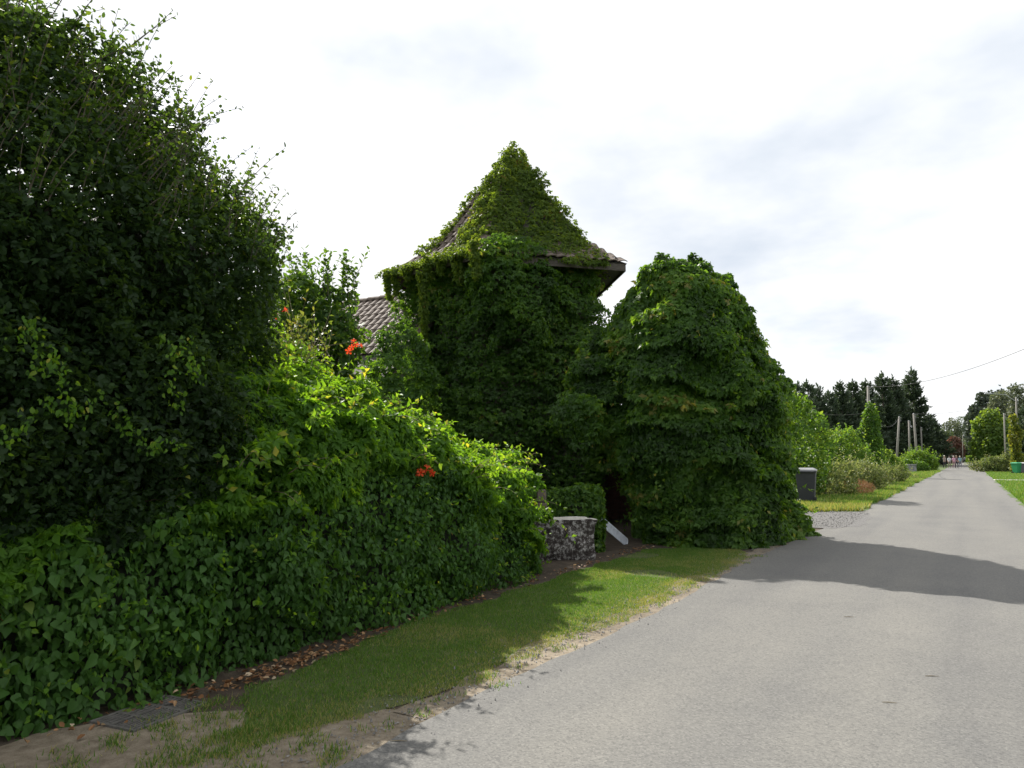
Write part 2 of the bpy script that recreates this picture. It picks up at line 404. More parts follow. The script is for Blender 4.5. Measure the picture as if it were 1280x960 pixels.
def core(sdf, centers, u, v, inset, rmax, name, parent, seg=28, mat='twig_shade'):
    """dark opaque twig-coloured core that blocks light behind the leaves: the solid shrunk by inset, swept along a line of centres"""
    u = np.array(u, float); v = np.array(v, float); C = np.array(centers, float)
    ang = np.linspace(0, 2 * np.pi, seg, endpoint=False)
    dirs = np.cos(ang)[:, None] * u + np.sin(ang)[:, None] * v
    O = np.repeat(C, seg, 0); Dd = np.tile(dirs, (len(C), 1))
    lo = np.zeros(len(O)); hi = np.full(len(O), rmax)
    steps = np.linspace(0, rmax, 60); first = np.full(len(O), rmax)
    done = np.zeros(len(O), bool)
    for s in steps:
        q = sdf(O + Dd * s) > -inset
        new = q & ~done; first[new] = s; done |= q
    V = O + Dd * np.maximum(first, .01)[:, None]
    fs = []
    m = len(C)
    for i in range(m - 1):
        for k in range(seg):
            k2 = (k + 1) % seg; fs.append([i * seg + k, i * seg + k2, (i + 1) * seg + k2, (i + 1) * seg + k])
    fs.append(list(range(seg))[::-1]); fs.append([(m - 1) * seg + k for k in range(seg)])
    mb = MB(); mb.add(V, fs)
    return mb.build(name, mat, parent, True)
def ell(Q, c, r):
    k = np.linalg.norm((Q - np.array(c)) / np.array(r), axis=1)
    return (k - 1) * min(r)
def smin(*ds, k=.25):
    m = ds[0]
    for d in ds[1:]:
        h = np.clip(.5 + .5 * (d - m) / k, 0, 1); m = d * (1 - h) + m * h - k * h * (1 - h)
    return m

def tiers(P, step, seed):
    f = np.mod(P[:, 2] / step + 2.2 * vn(P, step * 1.7, seed), 1.0)
    return np.where(f < .12, f / .12, (1 - f) / .88)

# ================================================================== ground, road, verges
def sheet(name, pts, z, mat, label=None):
    mb = MB(); mb.add([(p[0], p[1], z) for p in pts], [list(range(len(pts)))])
    o = mb.build(name, mat); o['kind'] = 'structure'
    return o
def wob(x, y, amp, seed=0):
    q = np.array([[x, y, 0.0]])
    return float((vn(q, 1.3, seed)[0] - .5) * 2 * amp + (vn(q, .33, seed + 3)[0] - .5) * amp)
def strip(x0f, x1f, ys):
    a = [(x0f(y), y) for y in ys]; b = [(x1f(y), y) for y in ys]
    return a, b
def ribbon(name, x0f, x1f, ys, z, mat):
    mb = MB(); n = len(ys)
    vs = [(x0f(y), y, z) for y in ys] + [(x1f(y), y, z) for y in ys]
    mb.add(vs, [[i, n + i, n + i + 1, i + 1] for i in range(n - 1)])
    o = mb.build(name, mat); o['kind'] = 'structure'; return o
sheet('ground', [(-2500, -600), (2500, -600), (2500, 3500), (-2500, 3500)], -.004, 'meadow')
YS = list(np.arange(-8, 30, .12)) + list(np.arange(30, 80, .5)) + list(np.arange(80, 262, 2))
ROADL = lambda y: -2.72 + wob(0, y, .07 if y < 30 else .12)
ROADR = lambda y: 1.5 + wob(9, y, .06 if y < 40 else .12, 4)
ribbon('soil', lambda y: -10.5, lambda y: -2.55, list(np.arange(-8, 18.2, .5)), 0.0, 'soil')
def sand_l(y): return -4.35 + wob(3, y, .38) + max(0, y - 2.3) * 1.1
ribbon('sand_patch', lambda y: min(sand_l(y), -2.6), lambda y: -2.6, list(np.arange(-6, 3.75, .08)), .004, 'sand')
ribbon('sandy_edge', lambda y: -2.98 + wob(5, y, .14), lambda y: -2.55, list(np.arange(3.5, 13.8, .08)), .0085, 'sand')
def lawn_l(y): return np.interp(y, [2.7, 3.4, 5.3, 7.25, 9.4, 11.6, 12.7], [-3.35, -4.06, -4.32, -4.46, -4.5, -4.5, -3.6]) + wob(6, y, .07)
def lawn_r(y): return np.interp(y, [2.7, 3.3, 4, 11.5, 12.7], [-3.3, -3.1, -2.92, -2.9, -3.4]) + wob(7, y, .1)
ribbon('lawn', lawn_l, lawn_r, list(np.arange(2.7, 12.7, .1)), .0045, 'turf_base')
ribbon('road', ROADL, ROADR, YS, .013, 'road_surface')
ribbon('left_verge', lambda y: -45, lambda y: ROADL(y) + .12 + wob(2, y, .15) - max(0, 22.6 - y) * 1.2, list(np.arange(21.2, 60, .3)) + list(np.arange(60, 300, 3)), .018, 'meadow')
ribbon('right_verge', lambda y: ROADR(y) - .1 + wob(1, y, .12), lambda y: 45, list(np.arange(-8, 60, .3)) + list(np.arange(60, 300, 3)), .018, 'meadow')
ribbon('gravel_driveway', lambda y: -9.5, lambda y: -2.45 + wob(11, y, .2) + .5 * math.sin((y - 17) / 5 * math.pi), list(np.arange(17.0, 22.6, .2)), .0155, 'gravel')
for k, (y0, w) in enumerate(((58.5, 2.0), (96, 3.0))):
    ribbon('concrete_crossing', lambda y: 1.4, lambda y: 14, [y0, y0 + w], .024, 'concrete_pale')
# gravel stones
n = 5000
P = np.stack([RNG.uniform(-8, -2.3, n), RNG.uniform(17.2, 22.3, n), np.full(n, .02)], 1)
P = P[P[:, 0] < -2.3 + .5 * np.sin((P[:, 1] - 17) / 5 * np.pi)]
T_STONE = (np.array([(-.5, -.4, 0), (.5, -.35, 0), (.45, .5, 0), (-.4, .45, 0), (.05, 0, .5)]), [(0, 1, 4), (1, 2, 4), (2, 3, 4), (3, 0, 4)])
t_ = unit(np.stack([RNG.normal(size=len(P)), RNG.normal(size=len(P)), np.zeros(len(P))], 1))
o = leaves('gravel_stones', P, t_, np.tile(UP, (len(P), 1)) + rv(len(P), .1), RNG.uniform(.012, .034, len(P)), T_STONE, 'pebble', None, RNG.random(len(P)))
tag(o, 'loose pale grey gravel stones at the mouth of the driveway beside the road', 'gravel', None, 'stuff')
# grit along the broken road edge
n = 2600
yy = RNG.uniform(1.5, 13, n); P = np.stack([-2.82 + RNG.normal(0, .16, n), yy, np.full(n, .012)], 1)
t_ = unit(np.stack([RNG.normal(size=n), RNG.normal(size=n), np.zeros(n)], 1))
o = leaves('road_edge_grit', P, t_, np.tile(UP, (n, 1)), RNG.uniform(.005, .016, n), T_STONE, 'pebble', None, RNG.random(n))
tag(o, 'small stones and grit along the crumbling road edge', 'grit', None, 'stuff')
# grass blades
def grass(name, P, h, label, dry=None, wide=1.0):
    n = len(P); t = unit(UP + rv(n, .38) * np.array([1, 1, .2]))
    nn = rv(n); r = RNG.beta(2, 2.2, n) * .8 + .1
    if dry is not None: r = np.where(RNG.random(n) < dry, RNG.uniform(.88, 1, n), r)
    tm = (T_BLADE[0] * np.array([wide, 1, 1]), T_BLADE[1])
    o = leaves(name, P, t, nn, h * RNG.uniform(.6, 1.3, n), tm, 'grass', None, r)
    return tag(o, label, 'grass', None, 'stuff')
n = 260000
P = np.stack([RNG.uniform(-4.65, -2.65, n), RNG.uniform(2.4, 13, n), np.full(n, .004)], 1)
yq = np.arange(2.4, 13, .05); LL = np.array([lawn_l(y) for y in yq]); LR = np.array([lawn_r(y) for y in yq])
ll = np.interp(P[:, 1], yq, LL); lr = np.interp(P[:, 1], yq, LR)
din = np.minimum(P[:, 0] - ll, lr - P[:, 0] + .06)
clump = vn(P, .35, 2) * .6 + vn(P, .12, 3) * .4
keep = (din > (clump - .5) * .28 - .02) & (RNG.random(n) < np.clip(.45 + clump, .3, 1)) & (P[:, 1] > 2.75 + (vn(P, .4, 8) - .5) * .5)
bare = vn(P, .8, 21) > .76
keep &= ~(bare & (RNG.random(n) < .85))
P = P[keep]; edge = np.clip(1 - (lr[keep] - P[:, 0]) / .55, 0, 1)
grass('lawn_grass', P, .024, 'short mown grass strip between the leafy hedge and the road', dry=np.clip(.04 + .45 * edge + .5 * np.clip((vn(P, .55, 33) * .7 + vn(P, .17, 34) * .3 - .52) * 4, 0, 1), 0, .8), wide=1.5)
n = 6500; q = 170
cx = np.concatenate([np.stack([RNG.uniform(-4.1, -2.75, 70), RNG.uniform(1.6, 3.2, 70)], 1), np.stack([RNG.normal(-3.4, .28, 50), RNG.normal(2.75, .25, 50)], 1), np.stack([RNG.normal(-2.83, .07, 50), RNG.uniform(3.2, 12, 50)], 1)]); idx = RNG.integers(0, q, n)
P = np.concatenate([cx[idx] + RNG.normal(0, .04, (n, 2)), np.full((n, 1), .006)], 1)
grass('stray_grass', P, .035, 'sparse tufts of grass growing in the sandy soil near the grate', dry=.35, wide=1.5)
n = 90000
dd = RNG.uniform(0, 1, n) ** 1.8
P = np.stack([-2.5 - RNG.uniform(0, 1, n) ** 1.3 * (2.5 + 6 * dd), 21.5 + dd * 75, np.full(n, .02)], 1)
P = P[(P[:, 0] < -2.6 + (vn(P, .8, 5) - .5) * .4 - np.maximum(0, 22.8 - P[:, 1]) * 1.2)]
o = grass('left_verge_grass', P, .13, 'rough yellow-green verge grass beyond the gravel driveway', dry=.25 + .45 * (P[:, 1] < 25), wide=1.6)
n = 90000
dd = RNG.uniform(0, 1, n) ** 1.6
P = np.stack([1.45 + RNG.uniform(0, 1, n) * (3 + 9 * dd), 24 + dd * 85, np.full(n, .02)], 1)
P = P[~(((P[:, 1] > 58.3) & (P[:, 1] < 60.7)) | ((P[:, 1] > 95.8) & (P[:, 1] < 99.2)))]
grass('right_verge_grass', P, .10, 'bright mown grass across the road beside the green bin', dry=.1, wide=2.0)
# fallen leaves under the hedge
n = 640
yy = np.concatenate([RNG.normal(3.9, .5, 320), RNG.uniform(1.5, 13, 320)])
xf = np.interp(yy, [1.5, 3.4, 5.3, 7.25, 9.4, 13], [-4.3, -4.2, -4.4, -4.58, -4.6, -4.7])
P = np.stack([xf + RNG.normal(0, .07, n), yy, RNG.uniform(.012, .04, n)], 1)
t_ = unit(np.stack([RNG.normal(size=n), RNG.normal(size=n), RNG.normal(0, .25, n)], 1))
o = leaves('fallen_leaves', P, t_, np.tile(UP, (n, 1)) + rv(n, .35), RNG.uniform(.022, .055, n), T_OVAL, 'dead_leaf', None, RNG.random(n))
tag(o, 'dry brown fallen leaves lying on the soil along the foot of the hedge', 'fallen leaves', None, 'stuff')
# twigs on the road
for k, (px, py, a) in enumerate(((1061, 771, .3), (1165, 845, .2), (1112, 878, .5), (498, 926, .1))):
    c = G(px, py, .018); mb = MB(); d = Rv * math.cos(a) - Fv * math.sin(a) * .4
    mb.tube([c - d * .045, c + Fv * .006, c + d * .045], [.002, .003, .0015], 5)
    o = mb.build('twig', 'twig')
    tag(o, 'thin dry twig lying on the bare road surface' if k < 3 else 'thin dry twig lying on the sandy broken edge of the road', 'twig', 'twigs lying on the road' if k < 3 else None)

# ================================================================== drain grate
ga, gb, gc, gd = G(132, 903), G(161, 913), G(246, 886), G(208, 871)
gcen = (ga + gb + gc + gd) / 4
gu = unit((gc - gb) + (gd - ga)); gvv = np.array([-gu[1], gu[0], 0]); GL = .52; GW = .36
gr = thing('drain_grate', 'worn iron drain grate set in the soil in front of the hedge', 'drain grate', gcen, math.atan2(gu[1], gu[0]))
mb = MB(); mb.box((0, 0, .003), (GL - .02, GW - .02, .006)); mb.build('shade_plate', 'slot_shade', gr, world_coords=False)  # black plate just under the bars stands for the shade of the pit
mb = MB()
for s in (-1, 1):
    mb.box((0, s * (GW / 2 - .010), .009), (GL, .020, .016)); mb.box((s * (GL / 2 - .011), 0, .0088), (.022, GW - .041, .0156))
mb.build('frame', 'iron', gr, world_coords=False, bevel=.002)
for x in (-GL / 6, GL / 6):
    mb = MB(); mb.box((x, 0, .0094), (.026, GW - .042, .0152)); mb.build('cross_bar', 'iron', gr, world_coords=False)
ys_ = list(np.linspace(-GW / 2 + .042, -.012, 6)) + list(np.linspace(.03, GW / 2 - .05, 4))
for y in ys_:
    mb = MB(); mb.box((0, y, .0086), (GL - .046, .009 if y < 0 else .014, .0146)); mb.build('bar', 'iron', gr, world_coords=False)

# ================================================================== house with pentagon tower
ZC = 15.5
EAVE = D(588, 325, ZC)[2]                       # underside of the eaves
Lc, Cc, Rc = np.array([-.197, 1.123]) * ZC, np.array([-.0562, 1.0]) * ZC, np.array([.1685, 1.06]) * ZC
Ec, Bc = np.array([.142, 1.30]) * ZC, np.array([-.13, 1.36]) * ZC
POLY = np.array([LD(*p)[:2] for p in (Lc, Cc, Rc, Ec, Bc)])       # counter-clockwise from above
CEN = LD(.003 * ZC, 1.18 * ZC)[:2]
APEX = D(640, 187, 1.18 * ZC)[2]
EN, EO = [], []
for i in range(5):
    a, b = POLY[i], POLY[(i + 1) % 5]; e = b - a; nrm = np.array([e[1], -e[0]]) / np.linalg.norm(e)
    EN.append(nrm); EO.append(nrm @ (a - CEN))
EN = np.array(EN); EO = np.array(EO)
def gauge(P): return np.max((P[:, :2] - CEN) @ EN.T / EO, axis=1)
def face_of(P): return np.argmax((P[:, :2] - CEN) @ EN.T / EO, axis=1)
PROF_H = np.array([0, .055, .14, .30, .48, .66, .84, 1.0]); PROF_S = np.array([1.0, .87, .735, .565, .415, .27, .125, .0])
house = thing('house', 'ivy-smothered house with pointed tower roof and tiled wing behind it', 'house', (CEN[0], CEN[1], 0))
def ring(s, z): return [(*(CEN + (p - CEN) * s), z) for p in POLY]
WS = .67
mb = MB(); mb.add(ring(WS, 0) + ring(WS, EAVE + .25), [[i, (i + 1) % 5, 5 + (i + 1) % 5, 5 + i] for i in range(5)] + [[5, 6, 7, 8, 9]])
mb.build('tower_wall', 'render_wall', house)
ET = EAVE + .17                                 # tile line
mb = MB(); rings = [ring(max(s, .004), ET + (APEX - ET) * h) for h, s in zip(PROF_H, PROF_S)]
vs = sum(rings, []); fs = []
for i in range(len(rings) - 1):
    for k in range(5): fs.append([i * 5 + k, i * 5 + (k + 1) % 5, (i + 1) * 5 + (k + 1) % 5, (i + 1) * 5 + k])
mb.add(vs, fs); troof = mb.build('tower_roof', 'roof_deck', house)
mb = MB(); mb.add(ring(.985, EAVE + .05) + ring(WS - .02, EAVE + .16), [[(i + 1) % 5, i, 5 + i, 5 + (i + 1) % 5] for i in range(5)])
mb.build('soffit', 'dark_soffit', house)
for i in range(5):                              # eave boards, butted a little short of the corners
    a = CEN + (POLY[i] - CEN) * .985; b = CEN + (POLY[(i + 1) % 5] - CEN) * .985
    mid = (a + b) / 2; L_ = np.linalg.norm(b - a) - .03
    mb = MB(); mb.box((mid[0], mid[1], EAVE + .085), (L_, .03, .17), math.atan2((b - a)[1], (b - a)[0])); mb.build('eave_board', 'old_wood', house, bevel=.004)
def tile_mesh():
    mb = MB(); W, L, Tt = .235, .30, .022
    xs = np.linspace(-W / 2, W / 2, 5); zs = [.0, .012, .03, .034, .012]
    vs = []
    for y, lift in ((0, .018), (L, 0)):
        for x, z in zip(xs, zs): vs.append((x, y, z + lift + Tt))
        for x, z in zip(xs, zs): vs.append((x, y, z + lift))
    f = []
    for k in range(4):
        f += [[k, k + 1, 11 + k, 10 + k], [5 + k + 1, 5 + k, 15 + k, 16 + k], [5 + k, 6 + k, k + 1, k]]
    f += [[0, 10, 15, 5], [4, 9, 19, 14]]
    me = bpy.data.meshes.new('tile'); me.from_pydata(vs, [], f); me.materials.append(MAT['roof_tile']); me.update(); return me
TILE = tile_mesh()
def put_tile(parent, p, right, up):
    r = Vector(right).normalized(); u = Vector(up); u = (u - r * u.dot(r)).normalized(); nn = r.cross(u)
    M = Matrix(((r.x, u.x, nn.x, p[0]), (r.y, u.y, nn.y, p[1]), (r.z, u.z, nn.z, p[2]), (0, 0, 0, 1)))
    o = bpy.data.objects.new('tile', TILE); COL.objects.link(o); o.parent = parent
    # parents in the chain are placed at the house origin
    o.matrix_parent_inverse = Matrix.Identity(4); o.matrix_basis = Matrix.Translation((-CEN[0], -CEN[1], 0)) @ M if False else M
    return o
def roof_pt(i, u, h):
    s = float(np.interp(h, PROF_H, PROF_S)); a = CEN + (POLY[i] - CEN) * s; b = CEN + (POLY[(i + 1) % 5] - CEN) * s
    q = a + (b - a) * u; return np.array([q[0], q[1], ET + (APEX - ET) * h])
# the roof mesh object carries an inverse so that its children can be given in world space
for face, hmax in ((0, .72), (1, .13)):
    h = 0.0
    slope = [np.linalg.norm(roof_pt(face, .5, hh + .01) - roof_pt(face, .5, hh)) / .01 for hh in np.linspace(0, .95, 20)]
    while h < hmax:
        a, b = roof_pt(face, 0, h), roof_pt(face, 1, h); w = np.linalg.norm(b - a); cnt = max(1, int(w / .24))
        hn = h + .23 / float(np.interp(h, np.linspace(0, .95, 20), slope))
        for k in range(cnt):
            u = (k + .5) / cnt
            p = roof_pt(face, u, h); q = roof_pt(face, u, hn)
            upv = q - p; nrm = np.cross(b - a, upv); nrm /= np.linalg.norm(nrm)
            put_tile(troof, p + nrm * .008, b - a, upv + rv(1, .004)[0])
        h = hn
# wing: ridge runs back from the lane, slope faces along it
RZ = D(498, 371, 19.3)
ridge_y, ridge_z = RZ[1], RZ[2]
wx1, wx0 = RZ[0] + 2.0, RZ[0] - 4.4
SL = rad(43); HALF = 2.9
ez = ridge_z - HALF * math.tan(SL)
mb = MB()
mb.box(((wx0 + wx1) / 2 - .0, ridge_y, ez / 2 + .1), (wx1 - wx0 - .5, HALF * 2 - .7, ez + .2))
wv = [(wx0 + .25, ridge_y - HALF + .35, ez + .2), (wx0 + .25, ridge_y + HALF - .35, ez + .2), (wx0 + .25, ridge_y, ridge_z - .12),
      (wx1 - .25, ridge_y - HALF + .35, ez + .2), (wx1 - .25, ridge_y + HALF - .35, ez + .2), (wx1 - .25, ridge_y, ridge_z - .12)]
mb.add(wv, [[0, 2, 1], [3, 4, 5]])
mb.build('wing_wall', 'render_wall', house)
mb = MB(); sv = []
for s in (-1, 1):
    y1 = ridge_y + s * HALF
    base = [(wx0, y1, ez), (wx1, y1, ez), (wx1, ridge_y + s * .004, ridge_z), (wx0, ridge_y + s * .004, ridge_z)]
    top = [(x, y, z - .09) for x, y, z in base]
    k = base + top
    mb.add(k, [[0, 1, 2, 3] if s < 0 else [3, 2, 1, 0], [7, 6, 5, 4] if s < 0 else [4, 5, 6, 7], [0, 4, 5, 1], [1, 5, 6, 2], [2, 6, 7, 3], [3, 7, 4, 0]])
wroof = mb.build('wing_roof', 'roof_deck', house)
upv = np.array([0, math.cos(SL), math.sin(SL)]); nrm = np.array([0, -math.sin(SL), math.cos(SL)])
SLEN = HALF / math.cos(SL)
for r in range(10):
    for c in range(28):
        x = RZ[0] + 1.86 - c * .232
        s0 = SLEN - .1 - (r + 1) * .262
        p = np.array([x, ridge_y - HALF, ez]) + upv * s0 + nrm * (.012) + rv(1, .003)[0]
        put_tile(wroof, p, (1, 0, 0), upv)
for c in range(14):
    x = wx1 - .2 - c * .43
    mb = MB(); pts = []
    for k in range(7):
        a = math.pi * k / 6; pts.append((0, .13 * math.cos(a), .11 * math.sin(a)))
    vs = [(x - .225, ridge_y + p[1] * 1.06, ridge_z - .005 + p[2] * 1.06) for p in pts] + [(x + .225, ridge_y + p[1] * .95, ridge_z - .015 + p[2] * .95) for p in pts]
    mb.add(vs, [[k, k + 1, 8 + k, 7 + k] for k in range(6)] + [[0, 7, 13, 6]] + [list(range(7))[::-1], list(range(7, 14))])
    mb.build('ridge_cap', 'roof_tile', wroof)

# ================================================================== ivy on the tower
BUL = to_ld(np.array([[*POLY[1], EAVE]]))[0]
def sdf_tower(P):
    d = (gauge(P) - WS) * 2.0 - .30
    Q = to_ld(P)
    d = np.maximum(d, P[:, 2] - (EAVE + .12))
    bul = ell(Q, (BUL[0] + .55, BUL[1] + .55, EAVE - .30), (.72, .72, 1.2))            # mass hanging over the front corner
    bul2 = ell(Q, (BUL[0] + 1.25, BUL[1] + .85, EAVE - .75), (.75, .7, 1.2))
    m1 = ell(Q, (-2.35, 14.6, 1.6), (.95, .9, 1.7))                                     # mound at the wing's foot
    m2 = ell(Q, (-2.2, 14.9, 3.35), (.58, .6, .85))
    kn = D(727, 512, 12.9); kq = to_ld(kn[None])[0]
    b3 = ell(Q, kq + np.array([0, .25, -.12]), (.38, .45, .38))
    d = smin(d, bul, bul2, m1, m2, k=.3); d = smin(d, b3, k=.15)
    return d - (vn(P, .8, 1) - .5) * .36 - (vn(P, .30, 2) - .5) * .30 - (tiers(P, .6, 3) - .4) * .16
ivy = thing('ivy', 'dark creeper mantle covering the walls and pointed roof of the tower', 'climbing plant', (CEN[0], CEN[1], 0))
P, N = shell(sdf_tower, (CEN[0] - 5.5, CEN[1] - 5.5, 0), (CEN[0] + 4.5, CEN[1] + 4, EAVE + .6), 56000, .42, .25, 1.3)
sx, sy, sdp = PX(P)
P_, N_ = P, N
t, nn = hang(P_, N_, .35, .32, .3)
cp, ct, cn = cluster(P_, t, nn, 4, 62)
rn = np.tile(np.clip(.0 + .85 * vn(P_, .5, 4) + RNG.normal(0, .15, len(P_)), 0, 1), 4)
leaves('wall_foliage', cp, ct, cn, RNG.uniform(.042, .108, len(cp)), T_KITE, 'creeper', ivy, rn)
def sdf_roof(P):
    h = np.clip((P[:, 2] - ET) / (APEX - ET), -.2, 1.3)
    s = np.interp(h, PROF_H, PROF_S); s = np.where(h > 1, -(h - 1) * 1.2, s)
    d = (gauge(P) - s) * 2.2 * .75
    d = np.maximum(d, (ET - .03) - P[:, 2])
    f = face_of(P); hh = h
    cov = np.where(f == 1, .13, .02)
    # left slope: leaves only near the front hip, along the eave and on the far hip
    r = POLY[0] - POLY[1]; rl = np.linalg.norm(r)
    u = ((P[:, :2] - POLY[1]) @ (r / rl)) / rl                      # 0 at the front corner, 1 at the far corner (along the eave line)
    sc = np.maximum(s, .05); u0 = .5 * (1 - sc)
    ul = (u - u0 * 0.92) / sc
    left = np.where(ul < .42, .15, np.where((ul > .74) & (hh > .14) & (hh < .66), .12, np.where(hh < .05, .12, np.where(hh > .62, .12, -.2))))
    cov = np.where(f == 0, left, cov)
    cov = np.where((f == 1) & (hh < .02), .08, cov)
    ur = ((P[:, :2] - POLY[1]) @ unit(POLY[2] - POLY[1])) / np.linalg.norm(POLY[2] - POLY[1])
    cov = np.where((f == 1) & (hh < .08) & (ur > .88), -.2, cov)
    cov = np.where(hh > .86, .13, cov)
    return d - cov - (vn(P, .5, 7) - .5) * .15 - (vn(P, .16, 8) - .5) * .12
P, N = shell(sdf_roof, (CEN[0] - 4, CEN[1] - 4, ET - .1), (CEN[0] + 4, CEN[1] + 4, APEX + .4), 29000, .24, .3)
t, nn = hang(P, N, .55, .4, .35)
cp, ct, cn = cluster(P, t, nn, 3, 55)
rn = np.tile(np.clip(.1 + .6 * vn(P, .5, 14) + RNG.normal(0, .16, len(P)), 0, 1), 3)
leaves('roof_foliage', cp, ct, cn, RNG.uniform(.05, .1, len(cp)), T_KITE, 'roof_creeper', ivy, rn)
# garlands hanging from the left eave
gp = []
for (px, y0, y1, dep, w) in ((527, 338, 420, 16.2, .10), (533, 322, 350, 16.2, .14), (483, 343, 372, 17.2, .08), (492, 340, 366, 17.1, .05), (548, 318, 340, 16.0, .12), (571, 316, 352, 15.7, .12), (592, 300, 345, 15.2, .14), (506, 338, 348, 16.7, .1)):
    k = int((y1 - y0) * 4)
    ty = RNG.uniform(0, 1, k); a = D(px, y0, dep); b = D(px + 4, y1, dep + .05)
    gp.append(a + (b - a) * ty[:, None] + rv(k, 1) * w * .42 * (1 - .45 * ty[:, None]))
P = np.concatenate(gp); N = unit(np.tile(-Fv, (len(P), 1)) + rv(len(P), .5))
t, nn = hang(P, N, .3, .4, .2); cp, ct, cn = cluster(P, t, nn, 4, 60)
leaves('hanging_strands', cp, ct, cn, RNG.uniform(.07, .12, len(cp)), T_KITE, 'roof_creeper', ivy, np.clip(RNG.normal(.45, .2, len(cp)), 0, .95))

# ================================================================== creeper dome by the road
def sdf_dome(P):
    Q = to_ld(P)
    d = smin(ell(Q, (3.06, 13.6, 2.85), (1.27, 1.5, 2.28)),
             ell(Q, (4.12, 14.4, 2.75), (.84, 1.5, 1.78)),
             ell(Q, (2.0, 14.2, 2.6), (.85, 1.1, 1.4)),
             ell(Q, (4.32, 14.2, 1.5), (.68, 1.2, 1.5)), k=.3)
    body = np.maximum(np.sqrt(((Q[:, 0] - 3.62) / 1.3) ** 2 + ((Q[:, 1] - 13.9) / 1.5) ** 2) - 1, (Q[:, 2] - 2.9) / 1.4) * 1.4
    skirt = ell(Q, (4.85, 14.4, .1), (.72, .7, .5))
    d = smin(d, body, k=.3); d = smin(d, skirt, k=.2)
    # the doorway under the left shoulder stays open
    door = np.maximum(np.maximum(np.abs(Q[:, 0] - 1.72) - .62, np.abs(Q[:, 1] - 13.6) - 2.5), Q[:, 2] - 1.55)
    d = np.maximum(d, -door)
    return d - (vn(P, .8, 41) - .5) * .36 - (vn(P, .32, 42) - .5) * .28 - (tiers(P, .62, 43) - .4) * .22 * np.clip((4.6 - P[:, 2]) / 1.4, .25, 1)
dome = thing('creeper_mound', 'tall rounded mound of green creeper bulging to the road edge', 'climbing plant', LD(3.7, 14))
c0 = LD(3.6, 14.0)
P, N = shell(sdf_dome, (c0[0] - 4, c0[1] - 4, 0), (c0[0] + 4, c0[1] + 4, 5.4), 52000, .46, .3, 1.3)
t, nn = hang(P, N, .4, .32, .35)
cp, ct, cn = cluster(P, t, nn, 5, 66)
rn = np.tile(np.clip(.02 + .95 * vn(P, .55, 44) + RNG.normal(0, .15, len(P)), 0, 1), 5)
leaves('foliage', cp, ct, cn, RNG.uniform(.045, .112, len(cp)) * np.tile(.7 + .65 * vn(P, .7, 46), 5), T_KITE, 'creeper', dome, rn)
k = RNG.choice(len(P), 420, False); k = k[(P[k, 2] > .3) & (P[k, 2] < 3.9)]
sp, st, sn, sh = shoots(P[k], N[k] + UP * .1 + rv(len(k), .3), RNG.uniform(.12, .42, len(k)), 6, np.tile(DOWN * .5, (len(k), 1)), .1)
leaves('shoot_foliage', sp, st, sn, RNG.uniform(.06, .11, len(sp)), T_KITE, 'creeper', dome, np.clip(RNG.normal(.65, .2, len(sp)), 0, 1))
cs = [LD(3.7 - .06 * z, 13.9, z) for z in np.linspace(.02, 4.4, 22)]
core(sdf_dome, cs, Rv, Fv, .38, 3.5, 'shade_core', dome)

# lean-to added to darken the gap, low ivy wall, pillar, stone block, white strip
lean = thing('shade_lean_to', 'dark brick lean-to added to keep the gap beside the tower in shade', 'shed', LD(3.3, 18.0), YAW)
def brick_courses(parent, x0, x1, y, z1):
    r = 0; z = .04
    while z < z1:
        x = x0 - (.12 if r % 2 else 0)
        while x < x1:
            o = bpy.data.objects.new('brick', BRICK); COL.objects.link(o); o.parent = parent; o.location = (x + .115, y, z + .035); o.rotation_euler = (0, 0, RNG.normal(0, .01)); x += .24
        z += .078; r += 1
mb = MB(); mb.box((0, 0, .0375), (.225, .1, .068)); BRICK = bpy.data.meshes.new('brick'); BRICK.from_pydata([(v[0], v[1], v[2] - .0375) for v in mb.V], [], mb.F); BRICK.materials.append(MAT['old_brick']); BRICK.update()
mb = MB(); mb.box((0, .06, 1.1), (2.4, .2, 2.2)); bw = mb.build('back_wall', 'mortar', lean, world_coords=False)
brick_courses(bw, -1.0, .5, -.05, 1.55)
for s_ in (1.1,):
    mb = MB(); mb.box((s_, -.85, 1.1), (.16, 1.6, 2.2)); mb.build('shade_wall', 'mortar', lean, world_coords=False)  # added to close the gap off from light on the right
mb = MB(); mb.box((0, -1.3, 2.28), (2.5, 2.9, .12)); mb.build('roof', 'roof_deck', lean, world_coords=False)  # slab added under the creeper so the gap stays dark
def sdf_low(P):
    Q = to_ld(P)
    q = np.abs(Q - np.array([.84, 12.3, .42])) - np.array([.52, .28, .52])
    d = np.linalg.norm(np.maximum(q, 0), axis=1) + np.minimum(q.max(1), 0) - .07
    return d - (vn(P, .3, 51) - .5) * .2
lw = thing('low_creeper', 'low creeper-covered wall end between the stone block and the tower', 'climbing plant', LD(.98, 12.35))
P, N = shell(sdf_low, LD(.98, 12.35) + np.array([-1.2, -1.2, -.4]), LD(.98, 12.35) + np.array([1.2, 1.2, 1.4]), 2600, .16, .4)
t, nn = hang(P, N, .4, .35); cp, ct, cn = cluster(P, t, nn, 4, 60)
leaves('foliage', cp, ct, cn, RNG.uniform(.06, .10, len(cp)), T_KITE, 'creeper', lw, np.clip(RNG.normal(.5, .2, len(cp)), 0, .95))
core(sdf_low, [LD(.84, 12.3, z) for z in np.linspace(.01, .82, 6)], Rv, Fv, .15, 1.2, 'shade_core', lw, 20)
pc = LD(.47, 11.85)
pil = thing('gate_pillar', 'narrow weathered stone pillar peeking out behind the vine hedge', 'pillar', pc, YAW)
